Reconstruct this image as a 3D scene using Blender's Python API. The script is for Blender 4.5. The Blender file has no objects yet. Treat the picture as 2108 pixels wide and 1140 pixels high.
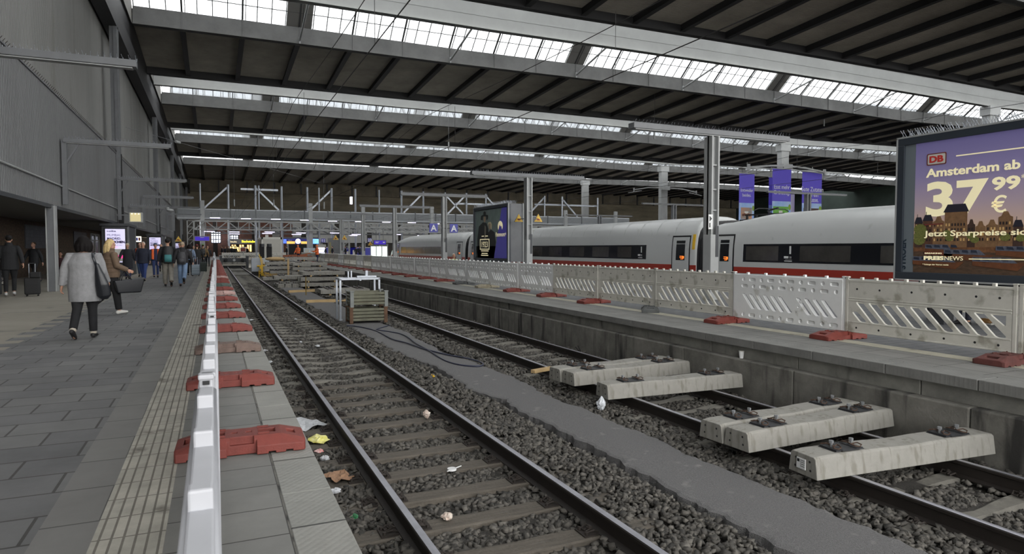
import bpy, math, random, numpy as np
from mathutils import Matrix, Vector
random.seed(7); rng = np.random.default_rng(7)
PI = math.pi
scn = bpy.context.scene
COL = scn.collection
# ---------------------------------------------------------------- camera
W_, H_ = 2108, 1140
FPX = 1360.0
cam = bpy.data.cameras.new('camera'); co = bpy.data.objects.new('camera', cam); COL.objects.link(co)
cam.sensor_width = 36.0; cam.lens = FPX / W_ * 36.0; cam.clip_end = 600; cam.clip_start = 0.05
co.location = (0, 0, 1.5); co.rotation_euler = (math.radians(90 - 2.484), 0, math.radians(-24.244))
cam.dof.use_dof = True; cam.dof.focus_distance = 13.0; cam.dof.aperture_fstop = 7.0
scn.camera = co
# ---------------------------------------------------------------- sky: bright overcast
wd = bpy.data.worlds.new('world'); scn.world = wd; wd.use_nodes = True
bgn = wd.node_tree.nodes['Background']; bgn.inputs[0].default_value = (1.0, 0.99, 0.965, 1); bgn.inputs[1].default_value = 1.0
scn.view_settings.view_transform = 'Standard'; scn.view_settings.look = 'None'
scn.view_settings.gamma = 1; scn.view_settings.use_curve_mapping = False
scn.view_settings.exposure = 2.45

# ---------------------------------------------------------------- materials
def lin(c):
    return tuple(((v/255)/12.92 if v/255 <= .04045 else ((v/255+.055)/1.055)**2.4) for v in c) + (1,)
MATS = {}
def mat(name, rgb, rough=.7, metal=0, var=0.0, vscale=3.0, bump=0.0, bscale=40.0, emit=None, es=0, spec=None, stretch=None, dirt=None, island=0.0, rgb2=None):
    if name in MATS: return MATS[name]
    m = bpy.data.materials.new(name); m.use_nodes = True; nt = m.node_tree; N = nt.nodes; L = nt.links
    b = N['Principled BSDF']; c = lin(rgb)
    b.inputs['Base Color'].default_value = c; b.inputs['Roughness'].default_value = rough; b.inputs['Metallic'].default_value = metal
    if spec is not None: b.inputs['Specular IOR Level'].default_value = spec
    tc = None
    def coords(st=None):
        tcn = N.new('ShaderNodeTexCoord')
        if st:
            mp = N.new('ShaderNodeMapping'); mp.inputs['Scale'].default_value = st
            L.new(tcn.outputs['Object'], mp.inputs[0]); return mp.outputs[0]
        return tcn.outputs['Object']
    last = None
    if var > 0:
        nz = N.new('ShaderNodeTexNoise'); nz.inputs['Scale'].default_value = vscale; nz.inputs['Detail'].default_value = 6; nz.inputs['Roughness'].default_value = .65
        L.new(coords(stretch), nz.inputs['Vector'])
        rp = N.new('ShaderNodeValToRGB'); rp.color_ramp.elements[0].position = .3; rp.color_ramp.elements[1].position = .7
        c2 = lin(rgb2) if rgb2 else tuple(x*(1-var) for x in c[:3]) + (1,)
        rp.color_ramp.elements[0].color = c2; rp.color_ramp.elements[1].color = tuple(min(1, x*(1+var*.5)) for x in c[:3]) + (1,)
        L.new(nz.outputs['Fac'], rp.inputs[0]); last = rp.outputs[0]
    if dirt:
        nz2 = N.new('ShaderNodeTexNoise'); nz2.inputs['Scale'].default_value = dirt[1]; nz2.inputs['Detail'].default_value = 8
        L.new(coords(dirt[3] if len(dirt) > 3 else None), nz2.inputs['Vector'])
        rp2 = N.new('ShaderNodeValToRGB'); rp2.color_ramp.elements[0].position = dirt[2]; rp2.color_ramp.elements[1].position = min(1, dirt[2]+.12)
        mx = N.new('ShaderNodeMix'); mx.data_type = 'RGBA'; L.new(nz2.outputs['Fac'], rp2.inputs[0]); L.new(rp2.outputs[0], mx.inputs[0])
        if last: L.new(last, mx.inputs[6])
        else: mx.inputs[6].default_value = c
        mx.inputs[7].default_value = lin(dirt[0]); last = mx.outputs[2]
    if island > 0:
        g = N.new('ShaderNodeNewGeometry'); hs = N.new('ShaderNodeHueSaturation')
        mr = N.new('ShaderNodeMapRange'); mr.inputs[3].default_value = 1-island; mr.inputs[4].default_value = 1+island
        L.new(g.outputs['Random Per Island'], mr.inputs[0]); L.new(mr.outputs[0], hs.inputs['Value'])
        if last: L.new(last, hs.inputs['Color'])
        else: hs.inputs['Color'].default_value = c
        last = hs.outputs[0]
    if last: L.new(last, b.inputs['Base Color'])
    if bump > 0:
        nb = N.new('ShaderNodeTexNoise'); nb.inputs['Scale'].default_value = bscale; nb.inputs['Detail'].default_value = 5
        L.new(coords(), nb.inputs['Vector'])
        bp = N.new('ShaderNodeBump'); bp.inputs['Strength'].default_value = bump; bp.inputs['Distance'].default_value = .02
        L.new(nb.outputs['Fac'], bp.inputs['Height']); L.new(bp.outputs[0], b.inputs['Normal'])
    if emit:
        b.inputs['Emission Color'].default_value = lin(emit); b.inputs['Emission Strength'].default_value = es
    MATS[name] = m; return m

def brickmat(name, c1, c2, mortar, bw, rh, ms=.008, rot=0, off=.5, rough=.8, axes=None, bump=.3, var=.15, vs=1.5, stain=None):
    m = bpy.data.materials.new(name); m.use_nodes = True; nt = m.node_tree; N = nt.nodes; L = nt.links; b = N['Principled BSDF']
    tc = N.new('ShaderNodeTexCoord'); v = tc.outputs['Object']
    if axes:
        sp = N.new('ShaderNodeSeparateXYZ'); cb = N.new('ShaderNodeCombineXYZ'); L.new(v, sp.inputs[0])
        for i, a in enumerate(axes): L.new(sp.outputs['XYZ'.index(a)], cb.inputs[i])
        v = cb.outputs[0]
    mp = N.new('ShaderNodeMapping'); mp.inputs['Rotation'].default_value = (0, 0, rot); L.new(v, mp.inputs[0])
    br = N.new('ShaderNodeTexBrick'); L.new(mp.outputs[0], br.inputs['Vector'])
    br.inputs['Scale'].default_value = 1; br.inputs['Brick Width'].default_value = bw; br.inputs['Row Height'].default_value = rh
    br.inputs['Mortar Size'].default_value = ms; br.inputs['Mortar Smooth'].default_value = .2; br.offset = off
    br.inputs['Color1'].default_value = lin(c1); br.inputs['Color2'].default_value = lin(c2); br.inputs['Mortar'].default_value = lin(mortar)
    nz = N.new('ShaderNodeTexNoise'); nz.inputs['Scale'].default_value = vs; nz.inputs['Detail'].default_value = 8; nz.inputs['Roughness'].default_value = .7
    L.new(tc.outputs['Object'], nz.inputs['Vector'])
    mr = N.new('ShaderNodeMapRange'); mr.inputs[1].default_value = .3; mr.inputs[2].default_value = .7; mr.inputs[3].default_value = 1-var; mr.inputs[4].default_value = 1+var
    hs = N.new('ShaderNodeHueSaturation'); L.new(nz.outputs['Fac'], mr.inputs[0]); L.new(mr.outputs[0], hs.inputs['Value']); L.new(br.outputs['Color'], hs.inputs['Color'])
    out = hs.outputs[0]
    if stain:
        n2 = N.new('ShaderNodeTexNoise'); n2.inputs['Scale'].default_value = stain[1]; n2.inputs['Detail'].default_value = 10; L.new(tc.outputs['Object'], n2.inputs['Vector'])
        r2 = N.new('ShaderNodeValToRGB'); r2.color_ramp.elements[0].position = stain[2]; r2.color_ramp.elements[1].position = stain[2]+.08; L.new(n2.outputs['Fac'], r2.inputs[0])
        mx = N.new('ShaderNodeMix'); mx.data_type = 'RGBA'; L.new(r2.outputs[0], mx.inputs[0]); L.new(out, mx.inputs[6]); mx.inputs[7].default_value = lin(stain[0]); out = mx.outputs[2]
    L.new(out, b.inputs['Base Color']); b.inputs['Roughness'].default_value = rough
    bp = N.new('ShaderNodeBump'); bp.inputs['Strength'].default_value = bump; bp.inputs['Distance'].default_value = .01
    inv = N.new('ShaderNodeMath'); inv.operation = 'SUBTRACT'; inv.inputs[0].default_value = 1; L.new(br.outputs['Fac'], inv.inputs[1])
    L.new(inv.outputs[0], bp.inputs['Height']); L.new(bp.outputs[0], b.inputs['Normal'])
    MATS[name] = m; return m

def emis(name, rgb, s):
    if name in MATS: return MATS[name]
    m = bpy.data.materials.new(name); m.use_nodes = True; N = m.node_tree.nodes; N.clear()
    e = N.new('ShaderNodeEmission'); e.inputs[0].default_value = lin(rgb); e.inputs[1].default_value = s
    o = N.new('ShaderNodeOutputMaterial'); m.node_tree.links.new(e.outputs[0], o.inputs[0]); MATS[name] = m; return m

def glassmat(name, tint, opac, rough=.1, dc=(120, 125, 130)):
    m = bpy.data.materials.new(name); m.use_nodes = True; nt = m.node_tree; N = nt.nodes; L = nt.links; N.clear()
    o = N.new('ShaderNodeOutputMaterial'); t = N.new('ShaderNodeBsdfTransparent'); t.inputs[0].default_value = lin(tint)
    p = N.new('ShaderNodeBsdfPrincipled'); p.inputs['Base Color'].default_value = lin(dc); p.inputs['Roughness'].default_value = rough
    mx = N.new('ShaderNodeMixShader'); mx.inputs[0].default_value = opac; L.new(t.outputs[0], mx.inputs[1]); L.new(p.outputs[0], mx.inputs[2]); L.new(mx.outputs[0], o.inputs[0])
    MATS[name] = m; return m

# ---------------------------------------------------------------- mesh builder
class MB:
    def __init__(s): s.v = []; s.f = []
    def add(s, vs, fs, M=None):
        o = len(s.v)
        if M is not None: vs = [tuple(M @ Vector(p)) for p in vs]
        s.v += [tuple(p) for p in vs]; s.f += [tuple(i+o for i in q) for q in fs]; return s
    def box(s, x0, x1, y0, y1, z0, z1, M=None):
        if x0 > x1: x0, x1 = x1, x0
        if y0 > y1: y0, y1 = y1, y0
        if z0 > z1: z0, z1 = z1, z0
        return s.add([(x0,y0,z0),(x1,y0,z0),(x1,y1,z0),(x0,y1,z0),(x0,y0,z1),(x1,y0,z1),(x1,y1,z1),(x0,y1,z1)],
                     [(3,2,1,0),(4,5,6,7),(0,1,5,4),(1,2,6,5),(2,3,7,6),(3,0,4,7)], M)
    def bar(s, a, b, w, h=None, up=(0,0,1)):
        h = h or w; a = Vector(a); b = Vector(b); d = (b-a).normalized(); u = Vector(up)
        if abs(d.dot(u)) > .98: u = Vector((0,1,0))
        x = d.cross(u).normalized(); u = x.cross(d).normalized()
        vs = [tuple(p + x*sx*w/2 + u*sz*h/2) for p in (a, b) for sx, sz in ((-1,-1),(1,-1),(1,1),(-1,1))]
        return s.add(vs, [(0,1,2,3)[::-1],(4,5,6,7),(0,1,5,4),(1,2,6,5),(2,3,7,6),(3,0,4,7)])
    def tube(s, pts, r, n=8, closed=False, caps=True):
        pts = [Vector(p) for p in pts]; k = len(pts); rs = r if isinstance(r, (list, tuple)) else [r]*k
        rings = []; prev = None
        for i, p in enumerate(pts):
            if closed: d = pts[(i+1) % k]-pts[i-1]
            else: d = pts[min(i+1, k-1)]-pts[max(i-1, 0)]
            if d.length < 1e-9: d = Vector((0,0,1))
            d.normalize()
            if prev is None:
                u = Vector((0,0,1)) if abs(d.z) < .9 else Vector((0,1,0))
            else: u = prev
            x = d.cross(u)
            if x.length < 1e-6: x = d.cross(Vector((1,0,0)))
            x.normalize(); u = x.cross(d).normalized(); prev = u
            rr = rs[i]; rx, ry = rr if isinstance(rr, tuple) else (rr, rr)
            rings.append([tuple(p + x*rx*math.cos(2*PI*j/n) + u*ry*math.sin(2*PI*j/n)) for j in range(n)])
        vs = [q for R in rings for q in R]; fs = []
        for i in range(k if closed else k-1):
            a = i*n; b = ((i+1) % k)*n
            for j in range(n): fs.append((a+j, a+(j+1) % n, b+(j+1) % n, b+j))
        if caps and not closed: fs.append(tuple(range(n))[::-1]); fs.append(tuple((k-1)*n+j for j in range(n)))
        return s.add(vs, fs)
    def cyl(s, a, b, r, n=12, r2=None): return s.tube([a, b], [r, r if r2 is None else r2], n)
    def ell(s, c, rx, ry, rz, n=12, m=8, M=None):
        vs = [(0,0,-1)]
        for i in range(1, m):
            t = -PI/2+PI*i/m
            for j in range(n): vs.append((math.cos(t)*math.cos(2*PI*j/n), math.cos(t)*math.sin(2*PI*j/n), math.sin(t)))
        vs.append((0,0,1)); fs = []
        for j in range(n): fs.append((0, 1+(j+1) % n, 1+j))
        for i in range(m-2):
            a = 1+i*n; b = a+n
            for j in range(n): fs.append((a+j, a+(j+1) % n, b+(j+1) % n, b+j))
        a = 1+(m-2)*n; t = len(vs)-1
        for j in range(n): fs.append((a+j, a+(j+1) % n, t))
        R = M.to_3x3() if M is not None else Matrix.Identity(3); c = Vector(c)
        return s.add([tuple(R @ Vector((x*rx, y*ry, z*rz)) + c) for x, y, z in vs], fs)
    def rings(s, R, caps=True, closed=True):
        n = len(R[0]); vs = [q for r in R for q in r]; fs = []
        for i in range(len(R)-1):
            for j in range(n if closed else n-1): fs.append((i*n+j, i*n+(j+1) % n, (i+1)*n+(j+1) % n, (i+1)*n+j))
        if caps: fs.append(tuple(range(n))[::-1]); fs.append(tuple((len(R)-1)*n+j for j in range(n)))
        return s.add(vs, fs)
    def prism(s, poly, h0, h1, M=None):
        n = len(poly)
        return s.add([(x, y, h0) for x, y in poly]+[(x, y, h1) for x, y in poly],
                     [tuple(range(n))[::-1], tuple(range(n, 2*n))]+[(j, (j+1) % n, n+(j+1) % n, n+j) for j in range(n)], M)
    def build(s, name, m, parent=None, loc=(0,0,0), smooth=False, bevel=0, rot=None):
        me = bpy.data.meshes.new(name); me.from_pydata(s.v, [], s.f); me.update()
        if smooth: me.polygons.foreach_set('use_smooth', [True]*len(me.polygons))
        if m: me.materials.append(m)
        o = bpy.data.objects.new(name, me); COL.objects.link(o); o.location = loc
        if rot: o.rotation_euler = rot
        if parent: o.parent = parent
        if bevel:
            b = o.modifiers.new('b', 'BEVEL'); b.width = bevel; b.segments = 2; b.limit_method = 'ANGLE'; b.angle_limit = math.radians(35)
        return o
def applied(o):
    dg = bpy.context.evaluated_depsgraph_get(); me = bpy.data.meshes.new_from_object(o.evaluated_get(dg))
    old = o.data; o.modifiers.clear(); o.data = me; me.name = o.name; return o
def remesh(o, vox, smooth=2):
    r = o.modifiers.new('r', 'REMESH'); r.mode = 'VOXEL'; r.voxel_size = vox; r.use_smooth_shade = True
    if smooth:
        sm = o.modifiers.new('s', 'SMOOTH'); sm.iterations = smooth; sm.factor = .5
    return applied(o)
def cut(o, cutter_mb):
    import bmesh
    c = cutter_mb.build('cutter', None); c.location = o.location
    for q in (o, c):
        bm = bmesh.new(); bm.from_mesh(q.data); bmesh.ops.recalc_face_normals(bm, faces=bm.faces); bm.to_mesh(q.data); bm.free()
    b = o.modifiers.new('c', 'BOOLEAN'); b.operation = 'DIFFERENCE'; b.solver = 'EXACT'; b.use_self = True; b.object = c
    bpy.context.view_layer.update(); applied(o); bpy.data.objects.remove(c, do_unlink=True); return o
def plate(name, outer, holes, depth, m, M=None, parent=None, bevel=0):
    cu = bpy.data.curves.new(name, 'CURVE'); cu.dimensions = '2D'; cu.fill_mode = 'BOTH'; cu.extrude = depth/2; cu.bevel_depth = bevel; cu.bevel_resolution = 0
    for poly in [outer]+holes:
        sp = cu.splines.new('POLY'); sp.points.add(len(poly)-1); sp.use_cyclic_u = True
        for p, q in zip(sp.points, poly): p.co = (q[0], q[1], 0, 1)
    t = bpy.data.objects.new('t', cu); COL.objects.link(t); bpy.context.view_layer.update()
    me = bpy.data.meshes.new_from_object(t.evaluated_get(bpy.context.evaluated_depsgraph_get())); bpy.data.objects.remove(t, do_unlink=True)
    me.name = name
    if M is not None: me.transform(M)
    me.materials.clear(); me.materials.append(m)
    o = bpy.data.objects.new(name, me); COL.objects.link(o)
    if parent: o.parent = parent
    return o
def tag(o, label=None, cat=None, group=None, kind=None):
    if label: o['label'] = label
    if cat: o['category'] = cat
    if group: o['group'] = group
    if kind: o['kind'] = kind
    return o
def struct(o): o['kind'] = 'structure'; return o
def thing(name, label, cat, loc=(0,0,0), rz=0, group=None):
    o = bpy.data.objects.new(name, None); COL.objects.link(o); o.location = loc; o.rotation_euler = (0,0,rz); o.empty_display_size = .1
    return tag(o, label, cat, group)
def sthing(name, loc=(0,0,0)):
    o = bpy.data.objects.new(name, None); COL.objects.link(o); o.location = loc; o.empty_display_size = .1; return struct(o)
def dup(r, loc=None, rz=None, label=None, group=None):
    c = r.copy(); COL.objects.link(c)
    if loc is not None: c.location = loc
    if rz is not None: c.rotation_euler = (0,0,rz)
    if label: c['label'] = label
    if group: c['group'] = group
    for ch in list(r.children):
        d = ch.copy(); COL.objects.link(d); d.parent = c
        for g in list(ch.children):
            e = g.copy(); COL.objects.link(e); e.parent = d
    return c
ORD = ['first','second','third','fourth','fifth','sixth','seventh','eighth','ninth','tenth','eleventh','twelfth','thirteenth','fourteenth','fifteenth','sixteenth']
def MX(o):   # faces -X (seen from the tracks): local x -> -Y, y -> +Z
    return Matrix(((0,0,-1,o[0]),(-1,0,0,o[1]),(0,1,0,o[2]),(0,0,0,1)))
def MY(o):   # faces -Y: local x -> +X, y -> +Z
    return Matrix(((1,0,0,o[0]),(0,0,-1,o[1]),(0,1,0,o[2]),(0,0,0,1)))
def MPX(o):  # faces +X
    return Matrix(((0,0,1,o[0]),(1,0,0,o[1]),(0,1,0,o[2]),(0,0,0,1)))
def text(name, body, size, m, M, parent=None, ext=.002, bold=0, align='LEFT', sx=1.0, shear=0):
    cu = bpy.data.curves.new(name, 'FONT'); cu.body = body; cu.size = size; cu.extrude = ext; cu.offset = bold; cu.align_x = align; cu.shear = shear; cu.resolution_u = 3
    t = bpy.data.objects.new('t', cu); COL.objects.link(t); bpy.context.view_layer.update()
    me = bpy.data.meshes.new_from_object(t.evaluated_get(bpy.context.evaluated_depsgraph_get())); bpy.data.objects.remove(t, do_unlink=True)
    me.name = name; me.transform(M @ Matrix.Diagonal((sx, 1, 1, 1))); me.materials.clear(); me.materials.append(m)
    o = bpy.data.objects.new(name, me); COL.objects.link(o)
    if parent: o.parent = parent
    return o
def circ(cx, cy, r, n=12, ry=None): return [(cx+r*math.cos(2*PI*i/n), cy+(ry or r)*math.sin(2*PI*i/n)) for i in range(n)]
def rrect(x0, y0, x1, y1, r, n=4):
    P = []
    for cx, cy, a in ((x1-r, y0+r, -90), (x1-r, y1-r, 0), (x0+r, y1-r, 90), (x0+r, y0+r, 180)):
        for i in range(n+1): t = math.radians(a+90*i/n); P.append((cx+r*math.cos(t), cy+r*math.sin(t)))
    return P

# ---------------------------------------------------------------- palette
M_steel = mat('painted_grey_steel', (98,100,103), .5, var=.15, vscale=2)
M_steel_d = mat('dark_painted_steel', (52,54,58), .5, var=.2, vscale=2)
M_steel_l = mat('pale_painted_steel', (150,152,152), .5, var=.12, vscale=1)
M_roofdark = mat('roof_beam_dark', (38,38,40), .6)
M_deck = mat('corrugated_roof_deck', (166,161,150), .65, var=.25, vscale=.5)
M_beamgrey = mat('roof_beam_grey', (98,98,97), .6, var=.3, vscale=.6, bump=.1)
M_girder = mat('roof_girder_pale', (158,159,157), .6, var=.12, vscale=.4)
M_galv = mat('galvanised_steel', (165,170,178), .35, .6, var=.15, vscale=8)
M_cladding = mat('corrugated_cladding', (92,93,94), .5, var=.2, vscale=.6, stretch=(1,1,.15), dirt=((66,64,60), .9, .62, (1,1.2,.1)))
M_cladding_up = mat('upper_cladding', (112,112,110), .5, var=.22, vscale=.4, stretch=(1,1,.1), dirt=((88,86,80), .7, .58, (1,1.0,.08)))
M_conc = mat('concrete', (125,124,118), .85, var=.3, vscale=3, bump=.25, bscale=60)
M_conc_d = mat('stained_wall_concrete', (112,110,104), .85, var=.45, vscale=2.2, bump=.3, bscale=40, dirt=((45,44,42), 1.2, .55, (1,3,.35)))
M_conc_m = mat('platform_edge_concrete', (128,127,121), .85, var=.35, vscale=2.5, bump=.2, bscale=60, dirt=((64,62,58), 2.0, .6, (1,2,.5)))
M_newconc = mat('new_sleeper_concrete', (134,132,126), .8, var=.12, vscale=6, bump=.15, bscale=90, dirt=((114,111,103), 5, .54, (3,3,.5)))
M_oldconc = mat('old_sleeper_concrete', (106,103,96), .85, var=.35, vscale=6, bump=.3, bscale=50, dirt=((58,55,50), 5, .6))
M_wood = mat('weathered_wood_sleeper', (86,80,72), .85, var=.4, vscale=7, stretch=(.4,4,4), bump=.5, bscale=30, dirt=((98,94,88), 9, .63, (.3,6,6)))
M_timber = mat('fresh_timber', (176,150,108), .8, var=.3, vscale=6, stretch=(.5,4,4))
M_rail_side = mat('rail_rust_dark', (44,39,36), .6, .3, var=.3, vscale=4)
M_rail_top = mat('rail_polished_head', (176,176,184), .3, .7, var=.2, vscale=3)
M_iron = mat('rusty_iron', (50,44,40), .75, .3, var=.4, vscale=15)
M_rust = mat('rusty_spring', (72,54,43), .7, .3, var=.4, vscale=25)
M_rubber = mat('black_rubber', (32,33,36), .6)
M_bolt = mat('zinc_bolt', (140,143,146), .4, .6)
M_asph = mat('asphalt', (108,107,107), .92, var=.35, vscale=70, bump=1.0, bscale=110, dirt=((132,131,128), 5, .64))
M_stone = mat('ballast_stone', (78,75,70), .85, var=.2, vscale=12, bump=.25, bscale=60, island=.6)
M_bed = mat('trackbed_fines', (52,49,45), .95, var=.5, vscale=18, bump=1.0, bscale=45, dirt=((84,79,71), 30, .60))
M_white = mat('white_barrier_plastic', (212,213,213), .45, var=.06, vscale=5, dirt=((172,171,164), 4, .62))
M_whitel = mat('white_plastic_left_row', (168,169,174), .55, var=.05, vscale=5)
M_white2 = mat('dirty_white_barrier_plastic', (188,186,178), .5, var=.1, vscale=5, dirt=((146,143,132), 4, .56))
M_red = mat('red_recycled_plastic', (114,50,42), .6, var=.25, vscale=6, bump=.15, bscale=80)
M_reddark = mat('grimy_red_plastic', (92,50,46), .7, var=.4, vscale=5, bump=.2, bscale=80)
M_redbrown = mat('soiled_brown_plastic', (108,90,82), .7, var=.35, vscale=6, bump=.2, bscale=80)
M_greyfoot = mat('grey_recycled_plastic', (78,80,80), .7, var=.3, vscale=6, bump=.2, bscale=80)
M_tanfoot = mat('tan_recycled_plastic', (150,142,122), .7, var=.3, vscale=6, bump=.2, bscale=80)
M_yellow = mat('yellow_paint', (214,172,40), .5, var=.15, vscale=6)
M_blueled = emis('blue_display', (78,60,190), .16)
M_black = mat('black_gloss', (18,19,22), .2)
M_blackm = mat('black_matt', (22,22,24), .7)
M_lampw = emis('tube_light', (225,215,255), 2.2)
M_offwhite = mat('off_white_panel', (196,195,188), .6, var=.06)

# ================================================================ STRUCTURE
# ---- trackbed
def bed_h(x, y): return -.978 + .012*math.sin(x*5.1+y*1.3)+.012*math.sin(y*3.7-x*2.2)
def trackbed():
    xs = np.arange(.7, 7.95, .15); ys = np.concatenate([np.arange(-8, 40, .3), np.arange(40, 92.5, 1.5)])
    vs = []; fs = []; nx = len(xs)
    for y in ys:
        for x in xs: vs.append((x, y, bed_h(x, y)+(random.random()-.5)*.015))
    for j in range(len(ys)-1):
        for i in range(nx-1): a = j*nx+i; fs.append((a, a+1, a+nx+1, a+nx))
    b = MB().add(vs, fs); o = struct(b.build('floor_trackbed', M_bed, smooth=True)); return o
trackbed()
struct(MB().box(-200, 300, -120, -8.0, -1.4, -.98).box(18.2, 300, -8, 91.5, -1.4, -.98).build('floor_outer_ground', M_bed))

# ---- left platform
M_pav = brickmat('grey_pavers', (96,96,97), (110,110,109), (66,65,63), .62, .4, .010, 0, .5, var=.22, vs=.8, stain=((72,73,75), .5, .62))
M_pav2 = brickmat('grey_pavers_smooth', (114,113,111), (120,119,116), (74,74,72), .6, .6, .008, 0, .5, var=.12, vs=1.0)
M_tac = brickmat('tactile_cream_tiles', (160,157,147), (172,168,157), (112,108,100), .0567, .3, .006, 0, .0, var=.25, vs=3, bump=.9, stain=((96,92,84), 2.2, .62))
M_slab = brickmat('edge_tiles', (106,107,105), (114,114,111), (62,61,58), .6, .40, .008, 0, 0, var=.14, vs=2)
M_curb = brickmat('coping_stone', (132,132,127), (138,137,132), (60,60,58), 2.0, 1.22, .010, 0, 0, var=.14, vs=2, bump=.4)
M_strip_asph = mat('platform_asphalt', (136,131,121), .9, var=.16, vscale=.7, bump=.2, bscale=120, dirt=((104,102,97), 1.2, .6))
# dots on the coping stones (relief)
def dotbump(m, s=26):
    nt = m.node_tree; N = nt.nodes; L = nt.links; b = N['Principled BSDF']
    tc = N.new('ShaderNodeTexCoord'); mp = N.new('ShaderNodeMapping'); mp.inputs['Scale'].default_value = (s, s, 0); mp.inputs['Rotation'].default_value = (0,0,.785); L.new(tc.outputs['Object'], mp.inputs[0])
    vo = N.new('ShaderNodeTexVoronoi'); vo.inputs['Scale'].default_value = 1; vo.inputs['Randomness'].default_value = 0; L.new(mp.outputs[0], vo.inputs['Vector'])
    bp = N.new('ShaderNodeBump'); bp.inputs['Strength'].default_value = .6; bp.inputs['Distance'].default_value = .006; bp.invert = True
    L.new(vo.outputs['Distance'], bp.inputs['Height']); L.new(b.inputs['Normal'].links[0].from_socket, bp.inputs['Normal']); L.new(bp.outputs[0], b.inputs['Normal'])
dotbump(M_curb)
Y0, Y1 = -8, 91.5
poly = [(-.88, Y0)]
poly.append((-.88, Y1)); y = Y1
poly.append((-2.85, Y1)); k = 0
while y > Y0+.8:
    poly.append((-2.85, y-.4)); poly.append((-3.15 if k % 2 == 0 else -3.12, y-.4)); poly.append((-3.15 if k % 2 == 0 else -3.12, y-.8)); poly.append((-2.85, y-.8)); y -= .8; k += 1
poly.append((-2.85, Y0))
pv = MB(); pv.prism(poly, -.05, .0); struct(pv.build('floor_pavers', M_pav))
struct(MB().box(-30, -2.8, Y0, Y1, -.06, -.003).build('floor_asphalt_zone', M_strip_asph))
struct(MB().box(-.88, -.60, Y0, Y1, -.06, 0).build('floor_smooth_pavers', M_pav2))
struct(MB().box(-.60, -.26, Y0, Y1, -.06, .004).build('floor_tactile_strip', M_tac, loc=(0,0,0)))
M_slab_o = MB().box(-.26, .34, Y0, Y1, -.06, 0).build('floor_edge_tiles', brickmat('edge_tiles_left', (112,112,109), (122,121,117), (60,59,56), .34, .40, .006, 0, 0, var=.14, vs=2)); struct(M_slab_o)
b = MB(); y = Y0
while y < Y1: b.box(.35, .64, y, min(y+1.215, Y1), -.12, .0); y += 1.22
struct(b.build('floor_coping', M_curb, bevel=.006))
struct(MB().box(.33, .36, Y0, Y1, -.1, -.004).box(-30, .60, Y0, Y1, -1.3, -.062).box(.30,.58,Y0,Y1,-1.3,-.1).build('floor_platform_body', M_conc_d))
struct(MB().box(.56, .72, Y0, Y1, -1.2, -.88).build('trim_1', M_conc_d))
# ---- right platform (edge facing the tracks at X = 7.95)
struct(MB().box(8.30, 9.15, Y0, Y1, -.06, 0).build('floor_right_edge_tiles', brickmat('right_edge_tiles', (106,106,103), (113,112,109), (60,58,55), .425, .60, .008, 0, 0, var=.18, vs=1.5)))
b = MB(); y = Y0; k = 0
while y < Y1: b.box(7.93, 8.305, y, min(y+1.14, Y1), -.13, .0); y += 1.15
struct(b.build('floor_right_coping', brickmat('right_coping', (110,110,107), (116,115,112), (70,70,68), 9, 9, .001, var=.22, vs=2.0), bevel=.008)); dotbump(MATS['right_coping'])
struct(MB().box(9.15, 9.45, Y0, Y1, -.06, .004).build('floor_right_tactile_strip', mat('right_tactile', (168,164,148), .8, var=.2, vscale=4, bump=.6, bscale=30, dirt=((110,106,96), 3, .62))))
struct(MB().box(9.45, 18.2, Y0, Y1, -.06, 0).build('floor_right_pavers', brickmat('right_pavers', (88,90,93), (100,101,102), (58,58,58), .3, .2, .008, 0, .5, var=.15, vs=1)))
struct(MB().box(16.0, 16.3, Y0, Y1, -.02, .005).build('floor_far_tactile_strip', MATS['right_tactile']))
b = MB(); y = Y0
while y < Y1: b.box(8.06, 8.32, y, min(y+1.90, Y1), -.40, -.13); y += 1.915
struct(b.build('wall_right_platform_upper', M_conc_m, bevel=.01))
b = MB(); y = Y0
while y < Y1: b.box(7.88, 8.06, y, min(y+2.53, Y1), -1.3, -.33); y += 2.54
struct(b.build('wall_right_platform_lower', M_conc_d, bevel=.02))
struct(MB().box(8.31, 18.1, Y0, Y1, -1.3, -.065).build('floor_right_platform_body', M_conc_d))
# ---- concourse
struct(MB().box(-30, 175, 91.5, 172, -1.4, -.001).build('floor_concourse', mat('concourse_floor', (112,108,102), .5, var=.1)))
struct(MB().box(.73, 7.7, 91.3, 91.5, -1.3, -.0).build('wall_track_end', M_conc_d))

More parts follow.
